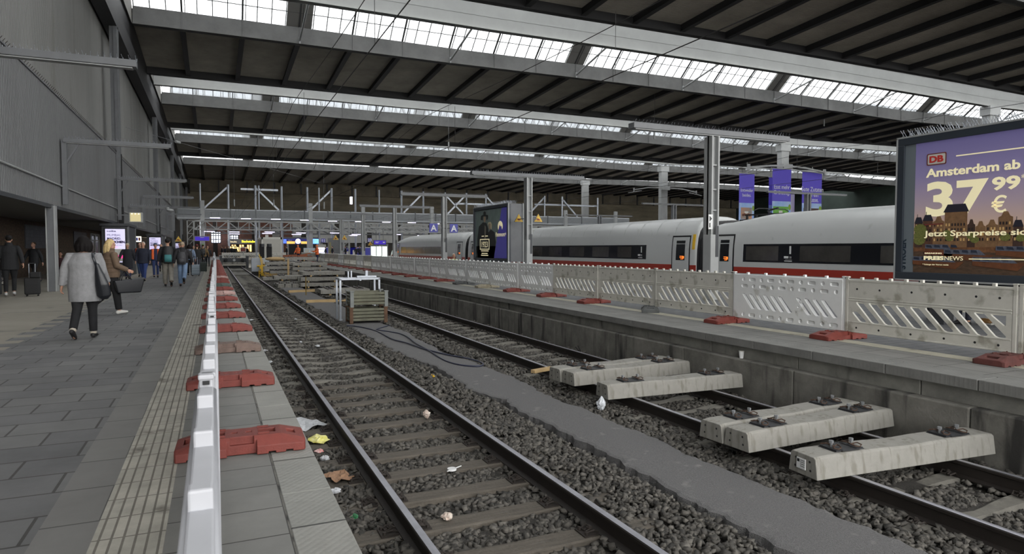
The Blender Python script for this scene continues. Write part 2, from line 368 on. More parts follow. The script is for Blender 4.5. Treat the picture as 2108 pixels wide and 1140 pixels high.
# ---- asphalt path between tracks, ragged edges
def path_mesh():
    L_ = [(-8,4.1),(3,4.1),(7.1,4.08),(8,4.12),(8.5,4.02),(9.5,4.14),(10.3,3.93),(12.5,4.05),(13.4,3.9),(16,3.76),(20,3.75),(24,3.7),(30,3.6),(38,3.55),(48,3.6)]
    R_ = [(-8,5.05),(3.5,5.05),(5.4,5.0),(7.2,4.95),(9.9,4.93),(10.2,5.04),(11.5,5.0),(12.8,4.92),(14.1,4.75),(17.9,4.92),(20.5,4.88),(30,4.75),(48,4.8)]
    f = lambda T, y: float(np.interp(y, [a for a, _ in T], [c for _, c in T]))
    rows = []; ys = list(np.arange(-8, 24, .07))+list(np.arange(24, 48, .3))
    e1 = e2 = 0
    for y in ys:
        e1 = e1*.8+(random.random()-.5)*.07; e2 = e2*.8+(random.random()-.5)*.06
        l = f(L_, y)+e1; r = f(R_, y)+e2
        z = -.875+.008*math.sin(y*1.1)
        rows.append([(l-.01, y, -.975), (l, y, z-.012), (l+.04, y, z+.002)]+[(l+(r-l)*t, y, z+.012*math.sin(t*PI)) for t in (.25,.5,.75)]+[(r-.04, y, z), (r, y, z-.012), (r+.01, y, -.975)])
    b = MB(); b.rings(rows, caps=False, closed=False); return struct(b.build('floor_asphalt_path', M_asph))
path_mesh()

# ---- rails
def rail(x, y0, y1, label):
    prof = [(-.065,-.172),(.065,-.172),(.065,-.160),(.012,-.142),(.010,-.045),(.034,-.034),(.036,-.008),(.026,0),(-.026,0),(-.036,-.008),(-.034,-.034),(-.010,-.045),(-.012,-.142),(-.065,-.160)]
    t = thing('rail', label, 'rail', (x, y0, -.932))
    b = MB(); n = max(2, int((y1-y0)/6)); b.rings([[(px, (y1-y0)*i/n, pz+.172) for px, pz in prof] for i in range(n+1)])
    b.build('rail_profile', M_rail_side, t)
    MB().rings([[(px, (y1-y0)*i/n, pz) for px, pz in [(-.026,.1725),(.026,.1725),(.030,.1735),(0,.1755),(-.030,.1735)]] for i in range(n+1)]).build('running_surface', M_rail_top, t)['label'] = 'polished steel running surface on top of the rail'
    return t
rail(1.46, -7.5, 90.0, 'steel rail of the near track on its left platform side')
rail(3.00, -7.5, 90.0, 'steel rail of the near track next to the asphalt path')
rail(5.76, -7.5, 60, 'steel rail of the second track next to the asphalt path')
rail(7.22, -7.5, 60, 'steel rail of the second track next to the right platform wall')

# ---- sleepers in the tracks
def wood_sleeper():
    b = MB(); R = []
    for i in range(9):
        x = -1.3+2.6*i/8; w = .125+random.uniform(-.008,.008); h = .16+random.uniform(-.004,.004)
        R.append([(x, -w, 0), (x, w, 0), (x, w, h-.012), (x, w-.015, h), (x, -w+.015, h), (x, -w, h-.012)])
    b.rings(R); return b
def dip_sleeper():
    b = MB(); R = []
    for i in range(17):
        x = -1.3+2.6*i/16; t = abs(x)
        top = .175 if t > .55 else .175-.04*(math.cos(t/.55*PI)+1)/2
        if t > 1.0: top -= .05*(t-1.0)/.3
        w = .15 if t > .6 else .11+.04*(t/.6)
        R.append([(x, -w, 0), (x, w, 0), (x, w-.02, top-.03), (x, w-.06, top), (x, -w+.06, top), (x, -w+.02, top-.03)])
    b.rings(R); return b
def clip(b, x, y, z, s=1, wood=False):
    for sy in (-1, 1):
        pts = [(x+s*.02, y+sy*.05, z+.02), (x+s*.07, y+sy*.07, z+.05), (x+s*.13, y+sy*.05, z+.03), (x+s*.12, y+sy*.015, z+.025), (x+s*.06, y+sy*.015, z+.045)]
        b.tube(pts, .008, 6)
    b.cyl((x+s*.08, y, z), (x+s*.08, y, z+.07), .014, 6); b.cyl((x+s*.08, y, z+.045), (x+s*.08, y, z+.058), .026, 6)
    if wood: b.box(x-.02, x+s*.17, y-.09, y+.09, z-.002, z+.016); b.cyl((x+s*.14, y+.06, z), (x+s*.14, y+.06, z+.04), .016, 6); b.cyl((x+s*.14, y-.06, z), (x+s*.14, y-.06, z+.04), .016, 6)
def fast_mb(xr, z, wood):
    b = MB()
    for s in (-1, 1): clip(b, xr+s*.05, 0, z, s, wood)
    return b
def sleeper_proto(kind, xl, xr):
    m = {'w': M_wood, 'c': M_oldconc}[kind]; mb = wood_sleeper() if kind == 'w' else dip_sleeper()
    o = mb.build('track_sleeper', m, bevel=0)
    top = .16 if kind == 'w' else .175
    for x in (xl, xr):
        for sd in (-1, 1):
            b = MB(); clip(b, x+sd*.05, 0, top-.002, sd, kind == 'w'); b.build('rail_fastening', M_iron, o)
    return o
pw = sleeper_proto('w', -.77, .77); pc = sleeper_proto('c', -.77, .77)
tag(pw, 'x', 'sleeper'); tag(pc, 'x', 'sleeper')
pcfar = pc.copy(); COL.objects.link(pcfar)
uw = uc = False
def put(proto, loc, label, group): return dup(proto, loc, random.uniform(-.012,.012), label, group)
SLEEP = []   # footprints for stone rejection
ys1 = [2.0+.70*i for i in range(126)]; wi = 0
for i, yy in enumerate(ys1):
    if yy > 90: break
    wood = yy < 12.4
    z = -.932-(.16 if wood else .175)
    SLEEP.append((2.23, yy))
    if yy < 3.6: continue
    if wood:
        wi += 1
        put(pw, (2.23+random.uniform(-.03,.03), yy, z), 'weathered wooden sleeper of the near track, %s from the photo bottom' % ORD[wi-1], 'wooden sleepers of the near track')
    elif yy < 22:
        n = int((yy-12.4)/.7)
        put(pc, (2.23, yy, z), 'grey concrete sleeper of the near track, %s beyond the last wooden one' % ORD[min(n, 15)], 'concrete sleepers of the near track')
    else: put(pcfar if yy > 30 else pc, (2.23, yy, z), 'distant concrete sleeper of the near track where the sleepers crowd together', 'distant concrete sleepers of the near track')
n2 = 0
for i in range(90):
    yy = 2.35+.70*i
    if yy > 60: break
    SLEEP.append((6.49, yy))
    if yy < 2.9: continue
    n2 += 1
    if n2 <= 16: put(pc, (6.49, yy, -1.107), 'old concrete sleeper of the second track, %s from the bottom right corner' % ORD[n2-1], 'concrete sleepers of the second track')
    elif yy < 26: put(pc, (6.49, yy, -1.107), 'old concrete sleeper of the second track between the pairs of new sleepers and the crates', 'middle concrete sleepers of the second track')
    else: put(pcfar, (6.49, yy, -1.107), 'old concrete sleeper of the second track beyond the crates', 'far concrete sleepers of the second track')
for p in (pw, pc, pcfar):
    for ch in list(p.children): bpy.data.objects.remove(ch, do_unlink=True)
    bpy.data.objects.remove(p, do_unlink=True)

# ---- ballast stones (uncountable): one object
def ballast():
    # five prototypes: squashed, jittered cubes with a split edge
    protos = []
    for k in range(14):
        v = np.array([(x, y, z) for z in (-1, 1) for x, y in ((-1,-1),(1,-1),(1,1),(-1,1))], float)
        v *= rng.uniform(.3, 1.0, (8, 3)); v *= np.array([1.2, rng.uniform(.6,.95), rng.uniform(.45,.8)])
        protos.append(v)
    f0 = np.array([(3,2,1,0),(4,5,6,7),(0,1,5,4),(1,2,6,5),(2,3,7,6),(3,0,4,7)])
    pts = []
    def region(x0, x1, y0, y1, n, s0, s1):
        x = rng.uniform(x0, x1, n); y = y0+(y1-y0)*rng.uniform(0, 1, n); s = rng.uniform(s0, s1, n)
        pts.append(np.stack([x, y, s], 1))
    region(.76, 7.84, 2.4, 9, 26000, .017, .036)
    region(.76, 7.84, 9, 16, 15000, .02, .040)
    region(.76, 7.84, 16, 27, 12000, .026, .046)
    region(.76, 7.84, 27, 50, 9000, .035, .06)
    P = np.concatenate(pts)
    x, y, s = P.T
    keep = np.ones(len(P), bool)
    inpath = (x > 4.0-.012*np.clip(y-7, 0, 30)) & (x < 4.95) & (y < 48); keep &= ~inpath
    for rx in (1.46, 3.0, 5.76, 7.22): keep &= np.abs(x-rx) > .075
    sl1 = np.array([b for a, b in SLEEP if a < 4]); sl2 = np.array([b for a, b in SLEEP if a > 4])
    for cx, sl in ((2.23, sl1), (6.49, sl2)):
        d = np.min(np.abs(y[:, None]-sl[None, :]), 1)
        ins = (np.abs(x-cx) < 1.30) & (d < .135)
        cov = ins & (np.abs(x-cx) > .92) & (rng.uniform(0, 1, len(x)) < .45)
        keep &= ~(ins & ~cov)
    P = P[keep]; x, y, s = P.T; n = len(P)
    crib = ((x > 1.55) & (x < 2.9)) | ((x > 5.85) & (x < 7.1))
    hz = -.965+.012*np.sin(x*5.1+y*1.3)+.012*np.sin(y*3.7-x*2.2)+np.where(crib, -.022, .018)+rng.uniform(0, .020, n)
    near = ((x > 3.2) & (x < 4.1)); hz += np.where(near, .015, 0)
    lefts = (x < 1.35); hz -= np.where(lefts, .02, 0)
    V = np.zeros((n, 8, 3)); pi = rng.integers(0, len(protos), n); PR = np.array(protos)[pi]
    a = rng.uniform(0, 2*PI, n); t = rng.uniform(-.6, .6, n); r = rng.uniform(-.6, .6, n)
    ca, sa, ct, st, cr, sr = np.cos(a), np.sin(a), np.cos(t), np.sin(t), np.cos(r), np.sin(r)
    px, py, pz = PR[..., 0]*s[:, None]*1.25, PR[..., 1]*s[:, None]*1.25, PR[..., 2]*s[:, None]*1.25
    y1_, z1 = py*ct[:, None]-pz*st[:, None], py*st[:, None]+pz*ct[:, None]
    x2, z2 = px*cr[:, None]+z1*sr[:, None], -px*sr[:, None]+z1*cr[:, None]
    V[..., 0] = x2*ca[:, None]-y1_*sa[:, None]+x[:, None]; V[..., 1] = x2*sa[:, None]+y1_*ca[:, None]+y[:, None]; V[..., 2] = z2+hz[:, None]
    F = (f0[None]+8*np.arange(n)[:, None, None]).reshape(-1, 4)
    me = bpy.data.meshes.new('track_ballast'); me.vertices.add(n*8); me.vertices.foreach_set('co', V.reshape(-1))
    me.loops.add(F.size); me.loops.foreach_set('vertex_index', F.reshape(-1).astype(np.int32))
    me.polygons.add(len(F)); me.polygons.foreach_set('loop_start', np.arange(0, F.size, 4, dtype=np.int32)); me.update(calc_edges=True); me.validate()
    me.materials.append(M_stone)
    o = bpy.data.objects.new('track_ballast', me); COL.objects.link(o)
    tag(o, 'loose grey crushed stone ballast filling the space between rails and sleepers', 'ballast', kind='stuff')
ballast()

# ================================================================ HALL
def arch(x):
    d = -.45*min(1, max(0, (x+5)/25)); x = abs(x-36.5)
    if x > 41.5: x = abs(x-83)
    return .42*(1-(x/41.5)**2)+d
XR = 160.0
YC = [-13.0, 16.0, 45.0, 74.0, 103.0, 132.0]      # girder lines
M_glass = glassmat('skylight_glass', (196,199,202), .22, .4, (225,228,230))
M_panel = mat('netted_grey_panel', (120,118,114), .8)
M_mull = mat('mullion', (60,60,60), .6)
def xs_lin(a, b, n): return [a+(b-a)*i/n for i in range(n+1)]
def deck(y0, y1, idx):
    t = sthing('ceiling', (0, y0, 18.0)); t.rotation_euler[0] = -math.atan(.65/(y1-y0))
    # corrugated underside, waves along Y
    n = int((y1-y0)/.17); R = []
    prof = []
    for i in range(n+1):
        y = (y1-y0)*i/n
        for dy, dz in ((0,0),(.05,0),(.085,.065),(.135,.065)): prof.append((y+dy, dz))
    X = xs_lin(-5.6, 78, 12)+xs_lin(78, XR, 10)[1:]
    vs = []; fs = []; P = len(prof)
    for x in X:
        for y, z in prof: vs.append((x, y, .62+arch(x)+z))
    for i in range(len(X)-1):
        for j in range(P-1): fs.append((i*P+j, i*P+j+1, (i+1)*P+j+1, (i+1)*P+j))
    MB().add(vs, fs).build('deck', M_deck, t)
    # top cover so no light leaks
    b = MB()
    for i in range(len(X)-1): b.add([(X[i],-.2,.8+arch(X[i])),(X[i+1],-.2,.8+arch(X[i+1])),(X[i+1],y1-y0+.2,.8+arch(X[i+1])),(X[i],y1-y0+.2,.8+arch(X[i])),(X[i],-.2,.9+arch(X[i])),(X[i+1],-.2,.9+arch(X[i+1])),(X[i+1],y1-y0+.2,.9+arch(X[i+1])),(X[i],y1-y0+.2,.9+arch(X[i]))],[(3,2,1,0),(4,5,6,7),(0,1,5,4),(2,3,7,6)])
    b.build('roof_cover', M_roofdark, t)
    x = -1.9; 
    while x < XR:
        z = arch(x)
        MB().box(x-.11, x+.11, 0, y1-y0, .12+z, .62+z).box(x-.2, x+.2, 0, y1-y0, .10+z, .13+z).build('rib', M_roofdark, t)
        x += 4.2
    b = MB()
    for i in range(len(X)-1):
        a, c = X[i], X[i+1]; za, zc = arch(a), arch(c)
        b.add([(a,y1-y0-.1,za),(c,y1-y0-.1,zc),(c,y1-y0+.35,zc),(a,y1-y0+.35,za),(a,y1-y0-.1,za+.95),(c,y1-y0-.1,zc+.95),(c,y1-y0+.35,zc+.95),(a,y1-y0+.35,za+.95)],[(3,2,1,0),(4,5,6,7),(0,1,5,4),(1,2,6,5),(2,3,7,6),(3,0,4,7)])
    b.build('edge_beam', M_roofdark, t)
    return t
def bandbeam(name, y0, y1, z0, z1, m, parent=None, seams=False, stiff=False):
    X = xs_lin(-5.1, 78, 14)+xs_lin(78, XR, 10)[1:]; b = MB()
    R = [[(x, y0, z0+arch(x)), (x, y1, z0+arch(x)), (x, y1, z1+arch(x)), (x, y0, z1+arch(x))] for x in X]
    b.rings(R)
    # flanges
    b.rings([[(x, y0-.12, z0+arch(x)), (x, y1+.12, z0+arch(x)), (x, y1+.12, z0+.05+arch(x)), (x, y0-.12, z0+.05+arch(x))] for x in X])
    if stiff:
        x = -1.9
        while x < XR: b.box(x-.03, x+.03, y0-.07, y0, z0+arch(x), z1+arch(x)); x += 4.2
    if seams:
        for zz in (.9, 1.8): b.rings([[(x, y0-.02, z0+zz+arch(x)), (x, y0, z0+zz+arch(x)), (x, y0, z0+zz+.04+arch(x)), (x, y0-.02, z0+zz+.04+arch(x))] for x in X])
    return b.build(name, m, parent)
win = 0
for k, yc in enumerate(YC):
    ny = (YC[k+1]-5) if k+1 < len(YC) else 173
    deck(yc+11, ny, k)
    win += 1
    w = sthing('window_%d' % win, (0, yc+11, 19))
    g0 = Vector((0, 0, 0)); 
    # glass slopes
    for (ya, za, yb, zb, far) in ((0, 0, -8, 6.7, True), (-16, .2, -8, 6.7, False)):
        X = xs_lin(-5.1, 78, 14)+xs_lin(78, XR, 10)[1:]
        b = MB(); b.rings([[(x, ya, za+arch(x)), (x, yb, zb+arch(x))] for x in X], caps=False, closed=False); b.build('glazing', M_glass, w)
        b = MB(); x = -1.9-4.2; i = 0
        while x < XR:
            if x > -5.1:
                wd_ = (.10 if i % 4 == 0 else .05)*(1 if k < 3 else .7)
                z = arch(x); b.bar((x, ya, za+z-.03), (x, yb, zb+z-.03), wd_*1.3, .1 if i % 4 == 0 else .05)
                if i % 4 == 0: b.bar((x+.22, ya, za+z-.03), (x+.22, yb, zb+z-.03), .05, .08)
            x += 1.05; i += 1
        nr = 7
        for r in range(1, nr):
            t = r/nr; yy = ya+(yb-ya)*t; zz = za+(zb-za)*t
            for i in range(len(X)-1): b.bar((X[i], yy, zz+arch(X[i])-.02), (X[i+1], yy, zz+arch(X[i+1])-.02), .05 if k < 3 else .03, .05 if k < 3 else .03)
        b.build('mullions', M_mull, w)
        if far:
            for x in (6.5, 31.7, 56.9, 82.1, 107.3):
                z = arch(x); MB().add([(x-1.0, ya, za+z-.05), (x+.95, ya, za+z-.05), (x+.95, yb, zb+z-.05), (x-1.0, yb, zb+z-.05)], [(0,1,2,3)]).build('opaque_panel', M_panel, w)
    # ends of the lantern
    for x in (-5.15, XR): MB().add([(x, 0, -1.2), (x, -16, -1.2), (x, -16, .2), (x, -8, 6.9), (x, 0, 0)], [(0,1,2,3,4)]).build('end_wall', M_panel, w)
    if yc > 0:
        struct(bandbeam('roof_girder', yc, yc+.35, [17.4,17.4,17.4,17.5,17.85,18.05][k], 20.4, M_girder, None, True))
    struct(bandbeam('roof_beam', yc+10.6, yc+11.0, 17.75, 19.05, M_beamgrey, None, False, True))
    if yc > 0:
        x = 6.5-12.6
        while x < XR:
            if x > -5: 
                z = arch(x)
                s_ = MB().cyl((x, 0, 0), (x, -10.3, 2.2), .085, 8); s_.box(x-.06, x+.06, -.1, .15, -.25, .25)
                s_ = s_.build('roof_strut', M_steel_l, loc=(0, yc+10.55, 18.0+z)); struct(s_)
            x += 12.6
# roof far end beam over back wall, eaves beams along left wall
struct(MB().box(-5.6, -4.9, -13, 172, 14.3, 15.5).build('trim_2', M_roofdark))
struct(MB().box(-5.9, -5.3, -13, 172, 15.5, 19.5).build('wall_left_top', M_roofdark))
# ---- corrugated walls
def corr(name, x, y0, y1, z0, z1, m, p=.16, d=.035):
    n = int((y1-y0)/p); b = MB(); prof = []
    for i in range(n):
        y = y0+i*p
        for dy, dx in ((0,0),(.05,0),(.08,d),(.13,d)): prof.append((x+dx, y+dy))
    P = len(prof); b.add([(a, c, z0) for a, c in prof]+[(a, c, z1) for a, c in prof], [(i, i+1, P+i+1, P+i) for i in range(P-1)])
    return struct(b.build(name, m))
corr('wall_left_upper', -5.75, -8, 172, 6.6, 15.6, M_cladding_up)
struct(MB().box(-30, -5.78, -8, 172, 6.9, 19).build('wall_left_core', M_roofdark))
corr('wall_left_fascia', -5.15, -8, 100, 3.0, 7.0, M_cladding)
b = MB().box(-5.75, -5.08, -8, 100, 7.0, 7.05); struct(b.build('trim_3', M_steel))
struct(MB().cyl((-5.06,-8,3.78),(-5.06,100,3.78),.03,8).build('trim_4', M_steel_l))
b = MB(); y = -8
while y < 100:
    for j in range(1): b.bar((-5.1, y, 7.03), (-5.05, y+.12, 7.16), .012); b.bar((-5.1, y+.06, 7.03), (-5.2, y+.18, 7.16), .012)
    y += .25
tag(struct(b.build('trim_5', M_iron)))
struct(MB().box(-9.0, -5.15, -8, 100, 2.98, 3.06).build('ceiling_canopy', mat('canopy_soffit', (104,104,102), .8, var=.1)))
struct(MB().box(-5.2, -5.1, -8, 100, 2.9, 3.02).build('trim_6', M_steel_d))
# building wall under the canopy
M_tiles = brickmat('brown_brick', (74,60,48), (98,80,62), (54,50,46), .24, .075, .008, axes='YZX', var=.35, vs=6, bump=.5)
struct(MB().box(-9.3, -9.0, -8, 172, 0, 3.0).build('wall_left_building', M_tiles))
M_gblock = brickmat('glass_blocks', (38,46,48), (60,70,72), (26,28,28), .2, .2, .014, off=0, axes='YZX', rough=.45, var=.3, vs=9)
wn = 10
for y0_, y1_, z0_, z1_ in ((20,26,1.5,2.9),(30,35.5,1.5,2.9),(41.9,47.2,1.5,2.75),(55,60,1.5,2.7)):
    wn += 1; t = sthing('window_%d' % wn, (-9, y0_, z0_))
    MB().box(-.02, .03, 0, y1_-y0_, 0, z1_-z0_).build('glass_blocks', M_gblock, t)
    MB().box(0, .05, -.06, 0, 0, z1_-z0_).box(0, .05, y1_-y0_, y1_-y0_+.06, 0, z1_-z0_).build('window_frame', M_steel_d, t)
for i, (y0_, y1_) in enumerate(((62,66),(70,72.5),(80,84))):
    t = sthing('door_%d' % (i+1), (-9, y0_, 0)); w_ = y1_-y0_
    MB().box(.0, .02, 0, w_, 0, 2.6).build('door_glass', mat('dark_door_glass', (30,38,42), .1), t)
    MB().box(0, .08, -.06, .06, 0, 2.7).box(0, .08, w_-.06, w_+.06, 0, 2.7).box(0, .08, w_/2-.04, w_/2+.04, 0, 2.7).box(0, .08, 0, w_, 2.1, 2.18).box(0, .08, 0, w_, 2.6, 2.7).build('door_frame', M_steel_l, t)
# left wall columns
for i, yc in enumerate((16.0, 45.0, 74.0, 103.0, 128.0, 155.0)):
    t = sthing('wall_column', (-5.0, yc, 0))
    MB().box(-.08, .06, -.33, .33, 0, 15.2).box(-.3, -.08, -.3, .3, 0, 15.2).build('column_shaft', M_steel, t)
    MB().box(-.1, .10, -.36, -.28, 0, 15.2).box(-.1, .10, .28, .36, 0, 15.2).build('flanges', M_steel, t)
    MB().box(-.02, .22, -.5, -.22, 2.7, 3.9).cyl((.14,-.1,2.4),(.14,-.1,7),.03).build('junction_box', M_blackm, t)
# canopy columns
for i, yc in enumerate((4, 27.6, 51, 85)):
    t = sthing('canopy_column', (-5.1, yc, 0))
    MB().box(-.15, .05, -.17, .17, 0, 2.98).build('column_shaft', M_steel, t, bevel=.01); MB().box(.05, .09, -.19, .19, 0, 2.98).box(-.19,-.15,-.19,.19,0,2.98).build('flanges', M_steel_l, t)
# hall columns in the middle row
for yc in YC[1:]:
    t = sthing('hall_column', (78, yc, 0))
    MB().box(-.75, .75, -.2, .7, 0, 17.4+arch(78)).build('column_shaft', M_steel_l, t, bevel=.05)
    MB().box(-.95, .95, -.3, .8, 16.0, 17.0).build('column_head', M_steel_l, t)
# right and back walls
struct(MB().box(XR, XR+1, -13, 172, 0, 19).build('wall_right', mat('far_wall_green', (54,66,60), .8, var=.5, vscale=.15)))
M_back = mat('back_wall', (150,141,122), .9, var=.5, vscale=.25, bump=.3, bscale=3, stretch=(.35,1,1.6), dirt=((126,112,86), .35, .62, (.3,1,2.2)))
struct(MB().box(-30, XR, 172, 173, 0, 20).build('wall_back', M_back))
b = MB(); struct(MB().box(-6, XR, 170.5, 172, 14.8, 17.4).build('wall_back_beam', mat('stained_beam', (130,122,106), .9, var=.4, vscale=.3)))
b = MB(); x = -5
while x < XR: b.box(x-.15, x+.15, 170.2, 170.5, 14.8, 17.4); x += 6.2
struct(b.build('trim_7', M_steel_d))
M_brickp = brickmat('brick_pier', (112,66,50), (88,54,42), (84,76,68), .5, .16, .02, axes='XZY', var=.3, vs=2)

# ================================================================ CONCOURSE FRONT
# louvred screen
M_louv = mat('louvre_grey', (132,135,138), .5, var=.1)
t = thing('louvred_screen', 'long grey louvred metal screen band high across the concourse', 'screen', (0, 112, 6.15))
for i in range(22):
    x0 = -5+3.7*i
    b = MB()
    for j in range(7): b.add([(x0+.06, -.08, .1+j*.19), (x0+3.62, -.08, .1+j*.19), (x0+3.62, .04, .27+j*.19), (x0+.06, .04, .27+j*.19)], [(0,1,2,3)])
    b.box(x0+.06, x0+3.62, .06, .1, 0, 1.45)
    b.build('louvre_panel', M_louv, t); MB().box(x0-.05, x0+.06, -.14, 1.05, -.1, 1.55).build('post', M_steel, t)
MB().cyl((-5,-.1,-.1),(77,-.1,-.1),.18,10).build('conduit', M_louv, t)
def truss(y, z0, z1, x0, x1, step, label, m):
    t = thing('lattice_truss', label, 'truss', (x0, y, z0)); L_ = x1-x0; h = z1-z0
    for yy in (-.4, .4):
        MB().box(0, L_, yy-.09, yy+.09, h-.1, h+.08).build('top_chord', m, t); MB().box(0, L_, yy-.09, yy+.09, -.08, .1).build('bottom_chord', m, t)
        b = MB(); x = 0; s = 1
        while x < L_-.1:
            nx_ = min(x+step, L_); b.bar((x, yy, 0 if s > 0 else h), (nx_, yy, h if s > 0 else 0), .12); b.bar((x, yy, 0), (x, yy, h), .09); x = nx_; s = -s
        b.build('lattice_web', m, t)
    return t
truss(108, 4.3, 5.55, -2.6, 78, 1.5, 'long grey lattice truss carrying the concourse lamps, just below the louvred screen', M_steel_l)
truss(101.5, 4.0, 4.7, 20, 52, 1.3, 'shorter pale lattice truss in front of the long one, right of the site container', M_steel_l)
truss(116, 3.9, 4.9, -2, 78, 2.0, 'dark lattice truss behind, below the long lamp truss', M_steel)
b = MB()
for i, x in enumerate((-1.5, 14, 22.3, 34, 46, 60, 71)):
    t = thing('concourse_column', 'grey steel column carrying the trusses, %s counted from the left platform' % ORD[i], 'column', (x, 108.80, 0), 0, 'columns under the concourse trusses')
    MB().box(-.28, .28, -.28, .28, 0, 8.6).build('column_shaft', M_steel_l, t, bevel=.03); MB().box(-.4, .4, -.4, .4, 0, .5).build('column_base', M_steel, t)
# galvanised scaffold posts above the screen
gx = [414,472,528,535,582,635,659,685,734,783,829,874,919,963,1003,1124,1160,1233]
for i, px in enumerate(gx):
    r = (px-441)/1360*math.cos(math.radians(24.24)); X_ = r*112.5*.9118/(1-r*.4106)
    t = thing('scaffold_post', 'galvanised upright post rising behind the louvred screen, %s from the left' % (ORD[i] if i < 16 else ('second last' if i == 16 else 'last')), 'post', (X_, 113.2, 0), 0, 'galvanised posts behind the louvred screen')
    MB().cyl((0,0,0),(0,0,11.5),.17 if i % 3 else .13,8).build('post_tube', M_galv, t)
    if i in (1, 2, 7, 11, 12, 13, 14, 15, 16): MB().bar((0,.3,11.2),(-3.5 if i % 2 else 3.5,.3,7.7),.25).build('brace', M_galv, t)
for i, (x0, x1, z) in enumerate(((4.0, 9.6, 10.9),(40, 52, 9.6),(56, 70, 9.9))):
    tag(MB().box(x0, x1, -.15, .15, -.15, .15).build('scaffold_rail', M_galv, loc=(0,113.8,z)), ['galvanised horizontal rail between two posts at the left', 'galvanised rail above the screen right of the hall middle', 'galvanised rail behind the lamp posts at the right'][i], 'rail')
# concourse lamps
lamps = [(444,449,112),(507,451,110),(568,452,110),(627,454,110),(684,456,110),(739,457,110),(794,458,110),(846,459,110),(432,477,100),(483,478,100),(483,482,96),(555,478,104),(550,481,100),(619,480,104),(610,483,100),(688,480,104),(732,483,100),(725,485,97),(815,483,102),(866,485,102),(895,461,112),(1128,468,110),(1170,470,110),(1000,468,110)]
for i, (px, py, Y_) in enumerate(lamps):
    Y_ = 112.3 if py < 472 else 108.5
    r = (px-441)/1360*math.cos(math.radians(24.24)); X_ = r*Y_*.9118/(1-r*.4106); D_ = .9118*Y_+.4106*X_; Z_ = 1.5+(511-py)*D_/1360
    rowd = 'upper' if py < 472 else 'lower'
    t = thing('strip_lamp', 'lit tube lamp at px of the %s lamp row' % rowd, 'lamp', (X_, Y_-.5, Z_), 0, 'lit strip lamps over the concourse')
    MB().box(-.75, .75, -.12, .12, .04, .14).build('lamp_housing', M_steel_l, t); MB().box(-.7, .7, -.09, .09, 0, .04).build('light_tube', M_lampw, t)
    MB().cyl((-.5,0,.1),(-.5,0,.9),.02,6).cyl((.5,0,.1),(.5,0,.9),.02,6).build('hanger', M_steel, t)
    t['px'] = px
for rowd in ('upper', 'lower'):
    L_ = sorted([o for o in bpy.data.objects if o.name.startswith('strip_lamp') and rowd in o['label']], key=lambda o: o['px'])
    for i, o in enumerate(L_): o['label'] = 'lit tube lamp hanging over the concourse, %s from the left in the %s lamp row' % (ORD[min(i,15)], rowd); del o['px']

def at(px, py, Y_):
    r = (px-441)/1360*math.cos(math.radians(24.24)); X_ = r*Y_*.9118/(1-r*.4106); D_ = .9118*Y_+.4106*X_
    return X_, 1.5+(511-py)*D_/1360, D_/1360
# concourse wall: white panels with brick piers, shops
M_wp = mat('white_wall_panel', (168,168,165), .6, var=.12, vscale=.5)
b = MB(); x = 10
while x < 120: b.box(x, x+5.4, 134, 134.3, 2.6, 6.4); x += 6.4
struct(b.build('wall_concourse_panels', M_wp))
struct(MB().box(-9, 160, 134.4, 134.9, 0, 6.6).build('wall_concourse', mat('concourse_dark', (58,54,50), .8, var=.4, vscale=.6)))
for i, px in enumerate((425, 462, 506, 548, 590)):
    X_, _, _ = at(px, 500, 131); struct(MB().box(X_-1.1, X_+1.1, 131, 131.6, 0, 6.4).build('concourse_pier', M_brickp))
M_lit = mat('lit_window', (200,205,215), .3, emit=(205,210,230), es=.55)
M_warm = mat('lit_shop', (235,190,120), .4, var=.6, vscale=2.2, rgb2=(60,34,16), emit=(255,196,120), es=.5)
def lit_window(px0, px1, py0, py1, Y_, n):
    x0, z1, _ = at(px0, py0, Y_); x1, z0, _ = at(px1, py1, Y_)
    t = sthing('window_%d' % n, (x0, Y_, z0)); w_ = x1-x0; h = z1-z0
    MB().box(0, w_, 0, .05, 0, h).build('window_pane', M_lit, t)
    b = MB()
    for i in range(5): b.box(w_*i/4-.06, w_*i/4+.06, -.08, 0, 0, h)
    for i in range(4): b.box(0, w_, -.08, 0, h*i/3-.06, h*i/3+.06)
    b.bar((0,-.05,0),(w_/2,-.05,h*.35),.06); b.bar((w_,-.05,0),(w_/2,-.05,h*.35),.06)
    b.build('glazing_bars', M_steel_d, t)
lit_window(435, 455, 477, 500, 130, 21); lit_window(471, 491, 484, 500, 130, 22)
def box_px(name, px0, px1, py0, py1, Y_, d, m, label=None, cat=None, base0=False):
    x0, z1, _ = at(px0, py0, Y_); x1, z0, _ = at(px1, py1, Y_)
    if base0: z0 = 0
    o = MB().box(0, x1-x0, 0, d, 0, z1-z0).build(name, m, loc=(x0, Y_, z0))
    if label: tag(o, label, cat)
    return o, x1-x0, z1-z0
